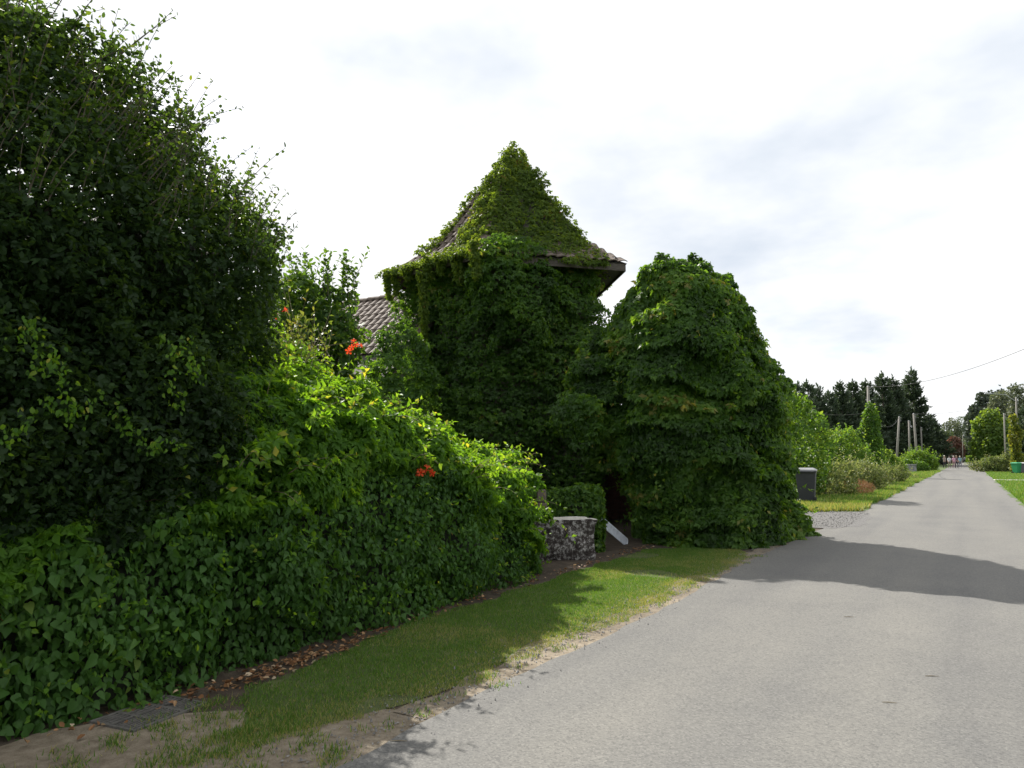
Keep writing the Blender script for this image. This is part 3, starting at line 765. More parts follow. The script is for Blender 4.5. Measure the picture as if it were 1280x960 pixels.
for k in range(5):
    mb = MB(); mb.box((RNG.normal(0, .006), RNG.normal(0, .006), .10 + k * .2), (.14 + RNG.normal(0, .02), .2, .19)); mb.build('stone', 'pillar_stone', pil, world_coords=False, bevel=.015)

def block(name, c, size, rz, label, cat):
    n = 13; hx, hy, hz = size
    bm = bmesh.new(); bmesh.ops.create_cube(bm, size=1)
    bmesh.ops.subdivide_edges(bm, edges=bm.edges, cuts=14, use_grid_fill=True)
    co = np.array([v.co for v in bm.verts]) * np.array([hx, hy, hz]); co[:, 2] += hz / 2
    nrm = unit(co - np.array([0, 0, hz / 2]))
    dsp = (vn(co, .2, 61) - .5) * .2 + (vn(co, .06, 62) - .5) * .06
    topm = np.clip((co[:, 2] - hz * .93) / (hz * .07), 0, 1)
    co = co + nrm * (dsp * (1 - .8 * topm))[:, None]
    for v, q in zip(bm.verts, co): v.co = q
    me = bpy.data.meshes.new(name); bm.normal_update()
    for f in bm.faces:
        f.material_index = 1 if (f.normal.z > .8 and f.calc_center_median().z > hz * .85) else 0; f.smooth = True
    bm.to_mesh(me); bm.free()
    me.materials.append(MAT['lichen_stone']); me.materials.append(MAT['concrete_pale'])
    o = link(name, me); o.location = c; o.rotation_euler = (0, 0, rz)
    return tag(o, label, cat)
bc = G(712, 700)
block('stone_block', (bc[0] - .24, bc[1] + .16, -.03), (.9, .6, .62), YAW + .12, 'squat lichen-blackened stone block with a pale flat top by the lawn', 'stone block')
# white strip with a rounded end, leaning out of the gap
p1 = G(784, 679, .015); p0 = D(750, 650, 12.2)
d = Vector(p1 - p0); L_ = d.length; d.normalize(); sd = Vector(Rv) - d * Vector(Rv).dot(d); sd = d.cross(Vector(unit(p1 - CAM)) + Vector((0, 0, -.25))).normalized(); nn_ = sd.cross(d).normalized()
if nn_.z < 0: nn_ = -nn_
mb = MB(); W_ = .072; rowsL = list(np.linspace(0, L_ - W_ * .8, 10)) + [L_ - W_ * .8 + W_ * .8 * math.sin(a) for a in (.3, .6, .9, 1.2, 1.5)]
rowsW = [W_] * 10 + [W_ * math.cos(a) for a in (.3, .6, .9, 1.2, 1.5)]
vs = []; m7 = 7
for s, w in zip(rowsL, rowsW):
    for k in range(m7):
        u = -1 + 2 * k / (m7 - 1); q = Vector(p0) + d * s + sd * (u * w) + nn_ * (.018 * (1 - u * u) * (w / W_)); vs.append(q)
nv = len(vs); vs += [v - nn_ * .012 for v in vs]; fs = []
R_ = len(rowsL)
for i in range(R_ - 1):
    for k in range(m7 - 1):
        a = i * m7 + k; fs.append([a, a + 1, a + m7 + 1, a + m7]); fs.append([nv + a + m7, nv + a + m7 + 1, nv + a + 1, nv + a])
    fs.append([i * m7, (i + 1) * m7, nv + (i + 1) * m7, nv + i * m7]); a = i * m7 + m7 - 1; fs.append([a, nv + a, nv + a + m7, a + m7])
fs.append([k for k in range(m7)] + [nv + k for k in range(m7)][::-1]); e0 = (R_ - 1) * m7
fs.append([e0 + k for k in range(m7)][::-1] + [nv + e0 + k for k in range(m7)])
mb.add(vs, fs); o = mb.build('white_slat', 'white_metal', None, True)
tag(o, 'pale white strip with a rounded end leaning beside the stone block', 'slat')

# ================================================================== hedge: broad leaves below, trumpet vine over the top
HY = [-1.5, 1.5, 3.1, 3.9, 5.3, 6.3, 7.35, 8.4, 9.3, 10.4, 11.2]; HZ = [1.3, 1.4, 1.75, 2.95, 3.08, 2.6, 2.08, 1.76, 1.5, 1.2, .5]
def sdf_hedge(P):
    x, y, z = P.T
    top = np.interp(y, HY, HZ)
    xf = np.interp(y, [-1.5, 1.5, 3.4, 5.3, 7.2, 9.6], [-4.58, -4.48, -4.32, -4.42, -4.6, -4.7])
    front = (x - (xf - .04 - .14 * np.maximum(z, 0) - 1.65 * np.maximum(0, z - .60 * top))) * np.where(z > .6 * top, .55, 1.0)
    d = np.maximum(front, (z - top) * .9)
    d = np.maximum(d, np.maximum((y - 8.4 - .95 * (-4.7 - x)) * .7, -(x + 7.3)))
    # a second, lower bulge hangs in front of the far part
    d2 = ell(P, (-5.05, 6.7, .5), (.6, .7, .75)); d = smin(d, d2, k=.15)
    return d - (vn(P, .7, 71) - .5) * .34 - (vn(P, .28, 72) - .5) * .30 - (tiers(P, .42, 73) - .4) * .16
P, N = shell(sdf_hedge, (-7.6, -1.2, 0), (-4.0, 11.6, 3.5), 118000, .36, .3)
zb = np.interp(P[:, 1], [-1, 2, 3.6, 5, 6.6, 7.6, 8.6, 10], [.9, .95, 1.15, 1.32, 1.2, .85, .35, .2]) + (vn(P, .45, 75) - .5) * .7
lo = P[:, 2] < zb
hedge = thing('broadleaf_hedge', 'dense low hedge of broad pointed leaves along the lawn', 'hedge', (-4.8, 3.5, 0))
Ph, Nh = P[lo], N[lo]
t, nn = hang(Ph, Nh, .35, .5, .3)
sz = (.030 + .043 * RNG.beta(2, 1.8, len(Ph))) * np.interp(Ph[:, 1], [1, 4, 8], [1.15, .95, .8]); rn = np.clip(.1 + .65 * vn(Ph, .5, 76) + RNG.normal(0, .13, len(Ph)), 0, 1)
# the 300 leaves that show largest are objects of their own
sx, sy, sd_ = PX(Ph + t * sz[:, None] * .5)
dep = -sdf_hedge(Ph)
vis = (sx > 3) & (sx < 700) & (sy > 560) & (sy < 930) & (dep < .05) & (np.sum(Nh * unit(CAM - Ph), 1) > .3)
score = np.where(vis, sz / sd_, 0); order = np.argsort(-score); big = order[:300]
rest = np.ones(len(Ph), bool); rest[big] = False
leaves('foliage', Ph[rest], t[rest], nn[rest], sz[rest], T_HEART, 'heart', hedge, rn[rest])
LM = []
for r0 in (.15, .4, .6, .8, .95):
    LM.append(leaves_mesh('leaf', np.zeros((1, 3)), np.array([[0, 1.0, 0]]), np.array([[0, 0, 1.0]]), np.ones(1), T_HEART, 'heart', np.array([r0])))
hinv = Matrix.Translation(hedge.location).inverted()
for i in big:
    T = unit(t[i]); Nn = unit(nn[i] - T * (nn[i] @ T)); B = np.cross(T, Nn)
    # template x axis is cross(T, N) as in leaves_mesh
    s = sz[i] * 1.05; M = Matrix(((B[0] * s, T[0] * s, Nn[0] * s, Ph[i][0]), (B[1] * s, T[1] * s, Nn[1] * s, Ph[i][1]), (B[2] * s, T[2] * s, Nn[2] * s, Ph[i][2]), (0, 0, 0, 1)))
    o = bpy.data.objects.new('leaf', LM[int(rn[i] * 4.99)]); COL.objects.link(o); o.parent = hedge; o.matrix_parent_inverse = hinv; o.matrix_basis = M
core(sdf_hedge, [(-5.9, y, .75) for y in np.linspace(-1.1, 9.6, 40)], (1, 0, 0), (0, 0, 1), .34, 3.2, 'shade_core', hedge)
vine = thing('trumpet_vine', 'sunlit bright green trumpet vine sloping down over the hedge, with orange-red flowers', 'climbing plant', (-5.6, 6.2, 0))
Pv, Nv = P[~lo], N[~lo]
t, nn = hang(Pv, Nv, .5, .4, .55)
cp, ct, cn = cluster(Pv, t, nn, 4, 62)
rn = np.tile(np.clip(.12 + .6 * vn(Pv, .5, 78) + RNG.normal(0, .14, len(Pv)), 0, .96), 4)
leaves('foliage', cp, ct, cn, RNG.uniform(.045, .09, len(cp)), T_KITE, 'vine', vine, rn)
tp = (Nv[:, 2] > .35) & (Pv[:, 1] > 2.5) & (-sdf_hedge(Pv) < .1)
k = RNG.choice(np.nonzero(tp)[0], 520, False)
sp, st, sn, sh = shoots(Pv[k], Nv[k] * .5 + np.array([.5, -.1, .25]) + rv(len(k), .35), RNG.uniform(.15, .5, len(k)), 9, np.tile(DOWN * .45, (len(k), 1)), .06)
leaves('shoot_foliage', sp, st, sn, RNG.uniform(.045, .085, len(sp)), T_KITE, 'vine', vine, np.clip(RNG.normal(.68, .18, len(sp)), 0, 1))
stems(sh, .004, 'stems', 'twig', vine)
k = RNG.choice(np.nonzero((-sdf_hedge(Ph) < .08) & (Nh[:, 0] > .3))[0], 240, False)
sp, st, sn, sh = shoots(Ph[k], Nh[k] * .6 + UP * .5 + rv(len(k), .35), RNG.uniform(.08, .26, len(k)), 6, np.tile(DOWN * .4, (len(k), 1)), .06)
leaves('sprigs', sp, st, sn, RNG.uniform(.025, .055, len(sp)), T_OVAL, 'vine', vine, np.clip(RNG.normal(.5, .25, len(sp)), 0, 1))
# tangle of yellowing shoots at the crest
cr = D(366, 408, 7.7); n = 46
S = cr + rv(n, .16) * np.array([1, 1, .6]) + np.array([0, 0, -.3])
sp, st, sn, sh = shoots(S, UP * 1.0 + rv(n, .5), RNG.uniform(.25, .55, n), 8, rv(n, .25), .06)
leaves('yellowing_shoots', sp, st, sn, RNG.uniform(.04, .075, len(sp)), T_KITE, 'dry_vine', vine, np.clip(RNG.normal(.35, .25, len(sp)), 0, 1))
stems(sh, .004, 'stems', 'twig', vine)
# flowers
def flower_mesh():
    mb = MB(); seg = 10
    rr = [(.0, .006), (.03, .009), (.055, .016), (.068, .024)]
    vs = [(r * math.cos(2 * math.pi * k / seg), r * math.sin(2 * math.pi * k / seg), z) for z, r in rr for k in range(seg)]
    fs = [[i * seg + k, i * seg + (k + 1) % seg, (i + 1) * seg + (k + 1) % seg, (i + 1) * seg + k] for i in range(3) for k in range(seg)]
    base = len(vs)
    for k in range(5):
        a = 2 * math.pi * (k + .25) / 5; da = .42
        vs += [(.024 * math.cos(a - da), .024 * math.sin(a - da), .068), (.05 * math.cos(a - da * .8), .05 * math.sin(a - da * .8), .072), (.058 * math.cos(a), .058 * math.sin(a), .066),
               (.05 * math.cos(a + da * .8), .05 * math.sin(a + da * .8), .072), (.024 * math.cos(a + da), .024 * math.sin(a + da), .068)]
        b0 = base + 5 * k; fs.append([b0, b0 + 1, b0 + 2, b0 + 3, b0 + 4])
    me = bpy.data.meshes.new('flower'); me.from_pydata(vs, [], fs); me.materials.append(MAT['flower']); me.update()
    return me
FM = flower_mesh()
vinv = Matrix.Translation(vine.location).inverted()
for (px, py, dep_, cnt, sp_) in ((532, 588, 6.95, 7, .055), (446, 434, 8.6, 5, .06), (348, 390, 7.6, 2, .03)):
    c = D(px, py, dep_)
    # settle the spray on the outer skin of the vine
    if py > 500:
        ln = CAM + (c - CAM)[None] * np.linspace(.8, 1.3, 400)[:, None]; q = sdf_hedge(ln); c = ln[np.argmax(q < 0)] if (q < 0).any() else c
        c = c + unit(CAM - c) * .06
    for k in range(cnt):
        q = Vector(c + rv(1, sp_)[0] * np.array([1, 1, .75]))
        dr = Vector(unit(unit(CAM - c) * .7 + UP * .2 + rv(1, .55)[0]))
        o = bpy.data.objects.new('flower', FM); COL.objects.link(o); o.parent = vine; o.matrix_parent_inverse = vinv
        o.matrix_basis = Matrix.Translation(q) @ dr.to_track_quat('Z', 'Y').to_matrix().to_4x4() @ Matrix.Scale(RNG.uniform(.55, .8), 4)

# ================================================================== dark tall shrub over the hedge
def sdf_shrub(P):
    d = smin(ell(P, (-6.15, 2.9, 2.95), (1.4, 1.75, 1.8)), ell(P, (-6.5, 1.4, 2.7), (1.1, 1.6, 1.25)),
             ell(P, (-6.1, 3.75, 2.8), (1.2, 1.0, 1.4)), ell(P, (-5.5, 2.1, 1.75), (1.05, 2.35, 1.25)), ell(P, (-6.5, .2, 2.4), (1.1, 1.6, 1.15)), k=.3)
    return d - (vn(P, .8, 81) - .5) * .5 - (vn(P, .28, 82) - .5) * .3
shrub = thing('tall_shrub', 'tall dark small-leaved shrub with feathery top rising over the hedge', 'shrub', (-6.2, 2.7, 0))
P, N = shell(sdf_shrub, (-8.4, -1.6, .4), (-3.8, 5.6, 5.6), 80000, .7, .3, 1.0)
n = len(P)
t = unit(N * .5 + UP * .1 + rv(n, .7)); nn = unit(N * .6 + UP * .6 + rv(n, .55))
cp, ct, cn = cluster(P, t, nn, 3, 55)
rn = np.tile(np.clip(.12 + .62 * vn(P, .45, 84) + RNG.normal(0, .12, n), 0, 1), 3)
leaves('foliage', cp, ct, cn, RNG.uniform(.032, .058, len(cp)), T_OVAL, 'shrub', shrub, rn)
k = np.nonzero((N[:, 2] > .1) & (P[:, 2] > 2.9) & (-sdf_shrub(P) < .25))[0]; k = RNG.choice(k, min(800, len(k)), False)
sp, st, sn, sh = shoots(P[k], UP * 1.1 + N[k] * .5 + np.array([.05, .12, 0]) + rv(len(k), .25), RNG.uniform(.15, .58, len(k)), 14, np.tile(np.array([.05, .12, 0]), (len(k), 1)) + rv(len(k), .1), .05)
leaves('shoot_foliage', sp, st, sn, RNG.uniform(.03, .055, len(sp)), T_OVAL, 'shrub', shrub, np.clip(RNG.normal(.7, .18, len(sp)), 0, 1))
stems(sh, .0045, 'stems', 'bark', shrub)
core(sdf_shrub, [(-6.2, y, 2.5) for y in np.linspace(-.6, 4.5, 24)], (1, 0, 0), (0, 0, 1),  .42, 3, 'shade_core', shrub)
mb = MB()
for k in range(6):
    a = k * 1.05; b0 = Vector((-6.2 + .12 * math.cos(a), 2.6 + .15 * math.sin(a), 0))
    mb.tube([b0, b0 + Vector((.2 * math.cos(a), .25 * math.sin(a), 1.2)), b0 + Vector((.5 * math.cos(a), .8 * math.sin(a), 2.4)), b0 + Vector((.7 * math.cos(a), 1.2 * math.sin(a), 3.4))], [.08, .065, .04, .015], 7)
mb.build('trunk', 'bark', shrub, True)
# yellow-green bindweed strands trailing over the shrub
tr = thing('trailing_climber', 'thin yellow-green climber strands trailing across the dark shrub', 'climbing plant', (-5.0, 2.5, 0))
pts = []
for line in ([(5, 560), (30, 530), (60, 500), (95, 520), (120, 490)], [(140, 505), (160, 535), (190, 560), (225, 552)], [(45, 470), (62, 440), (75, 470), (90, 515)], [(205, 420), (222, 440), (212, 480), (228, 510)], [(20, 420), (38, 398), (50, 445)], [(240, 420), (238, 455), (252, 470)]):
    for (x0, y0), (x1, y1) in zip(line[:-1], line[1:]):
        for f in np.linspace(0, 1, 9): pts.append((x0 + (x1 - x0) * f, y0 + (y1 - y0) * f))
pts = np.array(pts); C = []
for px, py in pts:
    r = unit(ray(px, py)); ln = CAM + r * np.linspace(3.5, 9, 500)[:, None]; q = sdf_shrub(ln)
    if (q < 0).any(): C.append(ln[np.argmax(q < 0)] - r * .03)
C = np.array(C); P = np.repeat(C, 3, 0); P = P + rv(len(P), .03)
N = unit(CAM - P); t, nn = hang(P, N, .5, .6, .3)
leaves('foliage', P, t, nn, RNG.uniform(.025, .045, len(P)), T_OVAL, 'vine', tr, np.clip(RNG.normal(.5, .25, len(P)), 0, 1))

# fruit tree behind the crest of the hedge
ft = thing('fruit_tree', 'young upright leafy tree behind the crest of the hedge', 'tree', D(400, 560, 10.5) * np.array([1, 1, 0]))
base = np.array([ft.location.x, ft.location.y, 0])
def ftp(px, py, dep=10.5): return D(px, py, dep)
def sdf_ft(P):
    a, b, c = ftp(392, 392), ftp(428, 400), ftp(355, 395, 10.2)
    d = smin(ell(P, a + DOWN * .2, (.42, .45, .7)), ell(P, b + DOWN * .35, (.32, .35, .65)), ell(P, c + DOWN * .3, (.45, .5, .75)), k=.2)
    return d - (vn(P, .3, 91) - .5) * .35
P, N = shell(sdf_ft, base + np.array([-2, -2, 1.5]), base + np.array([2, 2, 5]), 2600, .6, .8, .7)
n = len(P); t = unit(N * .4 + UP * .35 + rv(n, .6)); nn = unit(N * .5 + UP * .4 + rv(n, .6))
cp, ct, cn = cluster(P, t, nn, 3, 60)
S = np.array([ftp(px, py, 10.5 + dz) for px, py, dz in ((378, 372, 0), (388, 372, .1), (396, 370, -.1), (405, 374, .2), (413, 378, 0), (422, 378, .1), (430, 374, 0), (437, 378, .1), (444, 385, .1), (362, 372, -.1), (370, 366, .2), (352, 372, 0), (342, 380, -.2), (426, 372, .2), (434, 368, .2), (390, 365, .3), (400, 362, 0))])
S = np.repeat(S, 2, 0) + rv(len(S) * 2, .05)
sp, st, sn, sh = shoots(S, UP * 1.6 + rv(len(S), .2), RNG.uniform(.38, .78, len(S)), 17, rv(len(S), .06), .07)
leaves('crown', np.concatenate([cp, sp]), np.concatenate([ct, st]), np.concatenate([cn, sn]), RNG.uniform(.06, .10, len(cp) + len(sp)), T_OVAL, 'fruit_tree', ft, np.clip(RNG.normal(.5, .22, len(cp) + len(sp)), 0, 1))
stems(sh, .006, 'stems', 'bark', ft)
mb = MB()
for px, py, dep_ in ((392, 375, 10.5), (428, 380, 10.5), (357, 378, 10.2), (410, 385, 10.6)):
    e = ftp(px, py, dep_); mb.tube([base, base + (e - base) * np.array([.2, .2, .45]), base + (e - base) * np.array([.7, .7, .75]), e], [.07, .055, .03, .01], 7)
mb.build('trunk', 'bark', ft, True)

# tall tree whose outer twigs hang in at the top left
tt = thing('overhanging_tree', 'tall loose tree behind the dark shrub, its outer twigs hanging over it', 'tree', (-8.6, 2.2, 0))
def sdf_tt(P):
    d = smin(ell(P, D(-85, -5, 8.2), (.9, .95, 1.1)), ell(P, D(-190, -60, 8.4), (1.4, 1.4, 1.6)), k=.4)
    return d - (vn(P, .7, 95) - .5) * 1.0
P, N = shell(sdf_tt, (-12, -4, 3), (-6.0, 4.6, 10), 4200, .9, .6, .8)
n = len(P); t = unit(DOWN * .6 + rv(n, .7)); nn = rv(n) + UP * .5; cp, ct, cn = cluster(P, t, nn, 3, 55)
leaves('crown', cp, ct, cn, RNG.uniform(.05, .085, len(cp)), T_OVAL, 'fruit_tree', tt, np.clip(RNG.normal(.4, .2, len(cp)), 0, 1))
mb = MB(); mb.tube([(-8.6, 2.2, 0), (-8.65, 2.1, 2.5), (-8.7, 1.8, 5), (-8.7, 1.5, 7)], [.17, .14, .09, .02], 9)
for k in range(9):
    a = k * 2.4; z0 = 3.6 + k * .35; mb.tube([(-8.68, 1.95, z0), (-8.68 + .6 * math.cos(a), 1.8 + .7 * math.sin(a), z0 + .6), (-8.68 + 1.1 * math.cos(a), 1.7 + 1.3 * math.sin(a), z0 + .9)], [.05, .03, .01], 6)
mb.build('trunk', 'bark', tt, True)

# ================================================================== along the lane
def copy_tree(root, loc, rz=0, sc=(1, 1, 1), label=None):
    r = root.copy(); COL.objects.link(r); r.location = [float(c) for c in loc]; r.rotation_euler = (0, 0, rz); r.scale = sc
    if label: r['label'] = label
    for ch in list(root.children):
        c = ch.copy(); COL.objects.link(c); c.parent = r; c.matrix_parent_inverse = Matrix.Identity(4)
    return r
def leafpart(name, P, T, N, size, tm, mat, parent, rnd):
    o = link(name, leaves_mesh(name, P, T, N, size, tm, mat, rnd), parent, False); o['kind'] = 'stuff'; return o
# ---- wheelie bins
def wheelie_bin(name, loc, rz, label, body, lid, h=1.08):
    t = thing(name, label, 'bin', loc, rz)
    k = h / 1.08
    mb = MB(); vs = []
    for z, sx, sy in ((.06, .20, .22), (.10, .22, .24), (.92, .28, .33), (.925, .30, .35), (.97, .30, .35)):
        for a, b in ((-1, -1), (1, -1), (1, 1), (-1, 1)): vs.append((a * sx * k, b * sy * k, z * k))
    fs = [[0, 3, 2, 1]] + [[i * 4 + j, i * 4 + (j + 1) % 4, i * 4 + 4 + (j + 1) % 4, i * 4 + 4 + j] for i in range(4) for j in range(4)] + [[16, 17, 18, 19]]
    mb.add(vs, fs); mb.build('body', body, t, world_coords=False, bevel=.02)
    mb = MB(); vs = [(a * .315 * k, b * .37 * k, .975 * k) for a, b in ((-1, -1), (1, -1), (1, 1), (-1, 1))] + [(a * .30 * k, b * .35 * k, 1.02 * k) for a, b in ((-1, -1), (1, -1), (1, 1), (-1, 1))] + [(a * .2 * k, b * .22 * k, 1.07 * k) for a, b in ((-1, -1), (1, -1), (1, 1), (-1, 1))]
    mb.add(vs, [[0, 3, 2, 1]] + [[i * 4 + j, i * 4 + (j + 1) % 4, i * 4 + 4 + (j + 1) % 4, i * 4 + 4 + j] for i in range(2) for j in range(4)] + [[8, 9, 10, 11]])
    mb.build('lid', lid, t, world_coords=False, bevel=.012)
    mb = MB(); mb.tube([(-.26 * k, .42 * k, .96 * k), (.26 * k, .42 * k, .96 * k)], .016, 8)
    for s in (-1, 1): mb.tube([(s * .24 * k, .33 * k, .95 * k), (s * .24 * k, .42 * k, .96 * k)], .014, 6)
    mb.build('handle', body, t, world_coords=False)
    for s in (-1, 1):
        mb = MB(); mb.tube([(s * .235 * k, .24 * k, .10 * k), (s * .285 * k, .24 * k, .10 * k)], .10 * k, 16); mb.build('wheel', 'rubber', t, world_coords=False)
    return t
wheelie_bin('wheelie_bin', G(1009, 629, .02), YAW + 2.7, 'dark grey wheelie bin with pale lid at the corner of the creeper mound', 'bin_grey', 'bin_lid', 1.16)
wheelie_bin('wheelie_bin', G(1271, 592, .02), YAW + .3, 'green wheelie bin on the verge across the road', 'bin_green', 'bin_green_lid', 1.05)
wheelie_bin('wheelie_bin', G(1281, 592, .02), YAW + .1, 'grey wheelie bin standing next to the green bin', 'bin_grey', 'bin_lid', 1.05)

# ---- shrubs and plants of the left verge
def bushy(name, label, cat, c, blobs, n, size, mat, tm=T_TUFT, thick=.4, amp=.35, ns=.6, group=None, up=.3, mean=.5, shoot=0, sl=.5):
    """a shrub from overlapping lobes, given relative to its foot (lat, depth, height)"""
    t = thing(name, label, cat, c, 0, group); c = np.array(c)
    rot = np.stack([Rv, Fv, Zv])
    def f(P):
        Q = (P - c) @ rot.T
        d = ell(Q, blobs[0][0], blobs[0][1])
        for b in blobs[1:]: d = smin(d, ell(Q, b[0], b[1]), k=.2)
        return np.maximum(d - (vn(P, ns, 7) - .5) * amp * 2 - (vn(P, ns * .35, 8) - .5) * amp, -(P[:, 2] - .02))
    m = max(max(abs(b[0][0]) + b[1][0], abs(b[0][1]) + b[1][1]) for b in blobs) + amp; zt = max(b[0][2] + b[1][2] for b in blobs) + amp
    P, N = shell(f, c + np.array([-m, -m, 0]), c + np.array([m, m, zt]), n, thick, .4, 1.0)
    tt_ = unit(N * .5 + UP * up + rv(len(P), .55)); nn_ = unit(N * .6 + UP * .5 + rv(len(P), .5))
    rn = np.clip(mean + .5 * (vn(P, ns, 9) - .5) + RNG.normal(0, .18, len(P)), 0, 1); sz = RNG.uniform(.7, 1.3, len(P)) * size
    if shoot:
        k = RNG.choice(len(P), min(shoot, len(P)), False)
        sp, st, sn, sh = shoots(P[k], UP * 1.0 + N[k] * .6 + rv(len(k), .3), RNG.uniform(.5, 1.1, len(k)) * sl, 8, rv(len(k), .1), size)
        P = np.concatenate([P, sp]); tt_ = np.concatenate([tt_, st]); nn_ = np.concatenate([nn_, sn]); rn = np.concatenate([rn, np.clip(RNG.normal(.7, .2, len(sp)), 0, 1)]); sz = np.concatenate([sz, RNG.uniform(.6, 1.0, len(sp)) * size])
    leaves('foliage', P, tt_, nn_, sz, tm, mat, t, rn)
    mb = MB()
    for k in range(5):
        a = k * 1.26; b = blobs[k % len(blobs)][0]
        e = c + Rv * b[0] + Fv * b[1] + Zv * b[2]
        mb.tube([c + np.array([.08 * math.cos(a), .08 * math.sin(a), 0]), c + (e - c) * .5 + rv(1, .08)[0], e + rv(1, .1)[0]], [.05, .03, .012], 6)
    mb.build('stem', 'bark', t)
    return t
def gd(px, dep): # ground point at pixel column and depth
    q = D(px, 572, dep); return np.array([q[0], q[1], .015])
bushy('leafy_shrub', 'bright green leafy shrub against the far side of the creeper mound', 'shrub', gd(1000, 28), [((-.5, 0, 2.2), (1.0, 1.0, 1.9)), ((.4, .2, 1.7), (.85, .9, 1.5)), ((-1.2, 0, 1.6), (1.1, 1.0, 1.7))], 6200, .15, 'bright_shrub', T_OVAL, .5, .22, .45, mean=.55, shoot=70, sl=.6)
bushy('weed_clump', 'tall pale weeds growing just behind the dark grey bin', 'weeds', gd(1040, 29), [((-.6, 0, .5), (.8, .7, .8)), ((.4, .4, .55), (.8, .7, .75))], 3600, .12, 'herbs', T_KITE, .5, .2, .4, up=.9, shoot=120, sl=.7)
bushy('weed_clump', 'grey-green flowering weeds beside the patch of red-brown grass', 'weeds', gd(1072, 34), [((0, 0, .5), (.9, .8, .75)), ((.8, .4, .4), (.7, .7, .6))], 3600, .12, 'herbs', T_KITE, .5, .2, .4, up=.9, shoot=120, sl=.6, mean=.6)
bushy('weed_clump', 'low straggling weeds at the foot of the ivy-clad pole', 'weeds', gd(1098, 44), [((0, 0, .4), (1.0, .8, .65)), ((1.2, .8, .35), (.9, .7, .5))], 3200, .14, 'herbs', T_KITE, .5, .22, .5, up=.9, shoot=90, sl=.5, mean=.55)
bushy('red_grass_clump', 'patch of dry red-brown grass at the front of the weedy verge', 'grass', gd(1060, 30), [((0, 0, .22), (.75, .5, .38)), ((.6, .2, .2), (.5, .4, .3))], 2600, .13, 'red_grass', T_BLADE, .3, .12, .4, up=1.4)
bushy('pale_shrub', 'tall pale leafy shrub between the creeper mound and the ivy-clad pole', 'shrub', gd(1052, 42), [((0, 0, 1.5), (1.0, 1.0, 1.5)), ((.9, .4, 1.1), (.9, .9, 1.2)), ((-.9, .3, 1.2), (.8, .8, 1.2))], 4600, .17, 'bright_shrub', T_OVAL, .6, .4, .6, mean=.7, shoot=110, sl=.8)
bushy('pale_shrub', 'small yellowish shrub at the right-hand foot of the ivy-clad pole', 'shrub', gd(1106, 60), [((0, 0, .9), (1.0, .9, 1.0)), ((1.0, .4, .6), (.9, .8, .8))], 2600, .2, 'bright_shrub', T_OVAL, .6, .3, .6, mean=.75, shoot=50, sl=.7)
bushy('spiky_shrub', 'spreading shrub with arching sprays beside the leaning pole', 'shrub', gd(1150, 86), [((0, 0, 1.0), (1.7, 1.2, 1.1)), ((1.2, .5, .6), (1.0, .9, .8))], 2600, .3, 'bright_shrub', T_KITE, .7, .35, .8, mean=.6, shoot=100, sl=1.2)
bushy('domed_hedge', 'low domed clipped hedge beside the lane', 'hedge', gd(1130, 80), [((-.6, 0, .45), (1.9, 1.1, .95)), ((1.0, .2, .3), (1.7, 1.0, .85))], 5200, .17, 'bright_shrub', T_OVAL, .35, .06, .5, mean=.35)
# ---- ivy-clad pole and the row of poles
def pole(px, dep, top_py, lean_px, label, r=.13, crossarm=False):
    b = gd(px, dep); b[2] = 0; e = D(px + lean_px, top_py, dep)
    t = thing('utility_pole', label, 'pole', b)
    mb = MB(); mb.tube([b, b + (e - b) * .5, e], [r, r * .85, r * .68], 10); mb.build('shaft', 'pole_wood', t, True)
    mb = MB(); mb.tube([e - np.array([0, 0, .02]), e + np.array([0, 0, .05])], [r * .78, r * .3], 10); mb.build('cap', 'lamp_metal', t)
    for k in range(3):
        q = e - (e - b) * (.02 + .03 * k); mb = MB(); mb.tube([q + Rv * r * .6, q + Rv * (r + .10), q + Rv * (r + .10) + UP * .10], [.018, .02, .035], 6); mb.build('insulator', 'lamp_metal', t)
    return e
tp1 = pole(1087, 57, 483, -2, 'grey wooden pole rising out of the ivy column', .13)
tp2 = pole(1119.5, 96, 521, 4.5, 'pole leaning to the right in front of the dark conifers', .16)
tp3 = pole(1137, 108, 526, -1, 'thin upright pole half hidden behind the leaning ones', .15)
tp4 = pole(1146.5, 92, 517, -4.5, 'tall pole leaning to the left beside the domed hedge', .16)
tp5 = pole(1152.5, 134, 534, -1.5, 'short distant pole against the right end of the conifers', .18)
tr1 = pole(1272, 75, 497, -2, 'tall grey pole with a lamp arm behind the green bin', .105)
tr2 = pole(1256.5, 92, 517, -1.5, 'grey pole in front of the bright green willow', .11)
tr3 = pole(1219, 190, 541, -.5, 'faint distant pole above the bright clipped hedge', .11)
tr4 = pole(1203, 205, 544, .5, 'faint distant pole beside the copper tree', .11)
bq = np.array([4.2, 33, 0]); tr0 = np.array([4.2, 33, 6.5])
t = thing('utility_pole', 'near grey pole on the right verge carrying the high wire', 'pole', bq)
mb = MB(); mb.tube([bq, (bq + tr0) / 2, tr0], [.14, .12, .1], 10); mb.build('shaft', 'pole_wood', t, True)
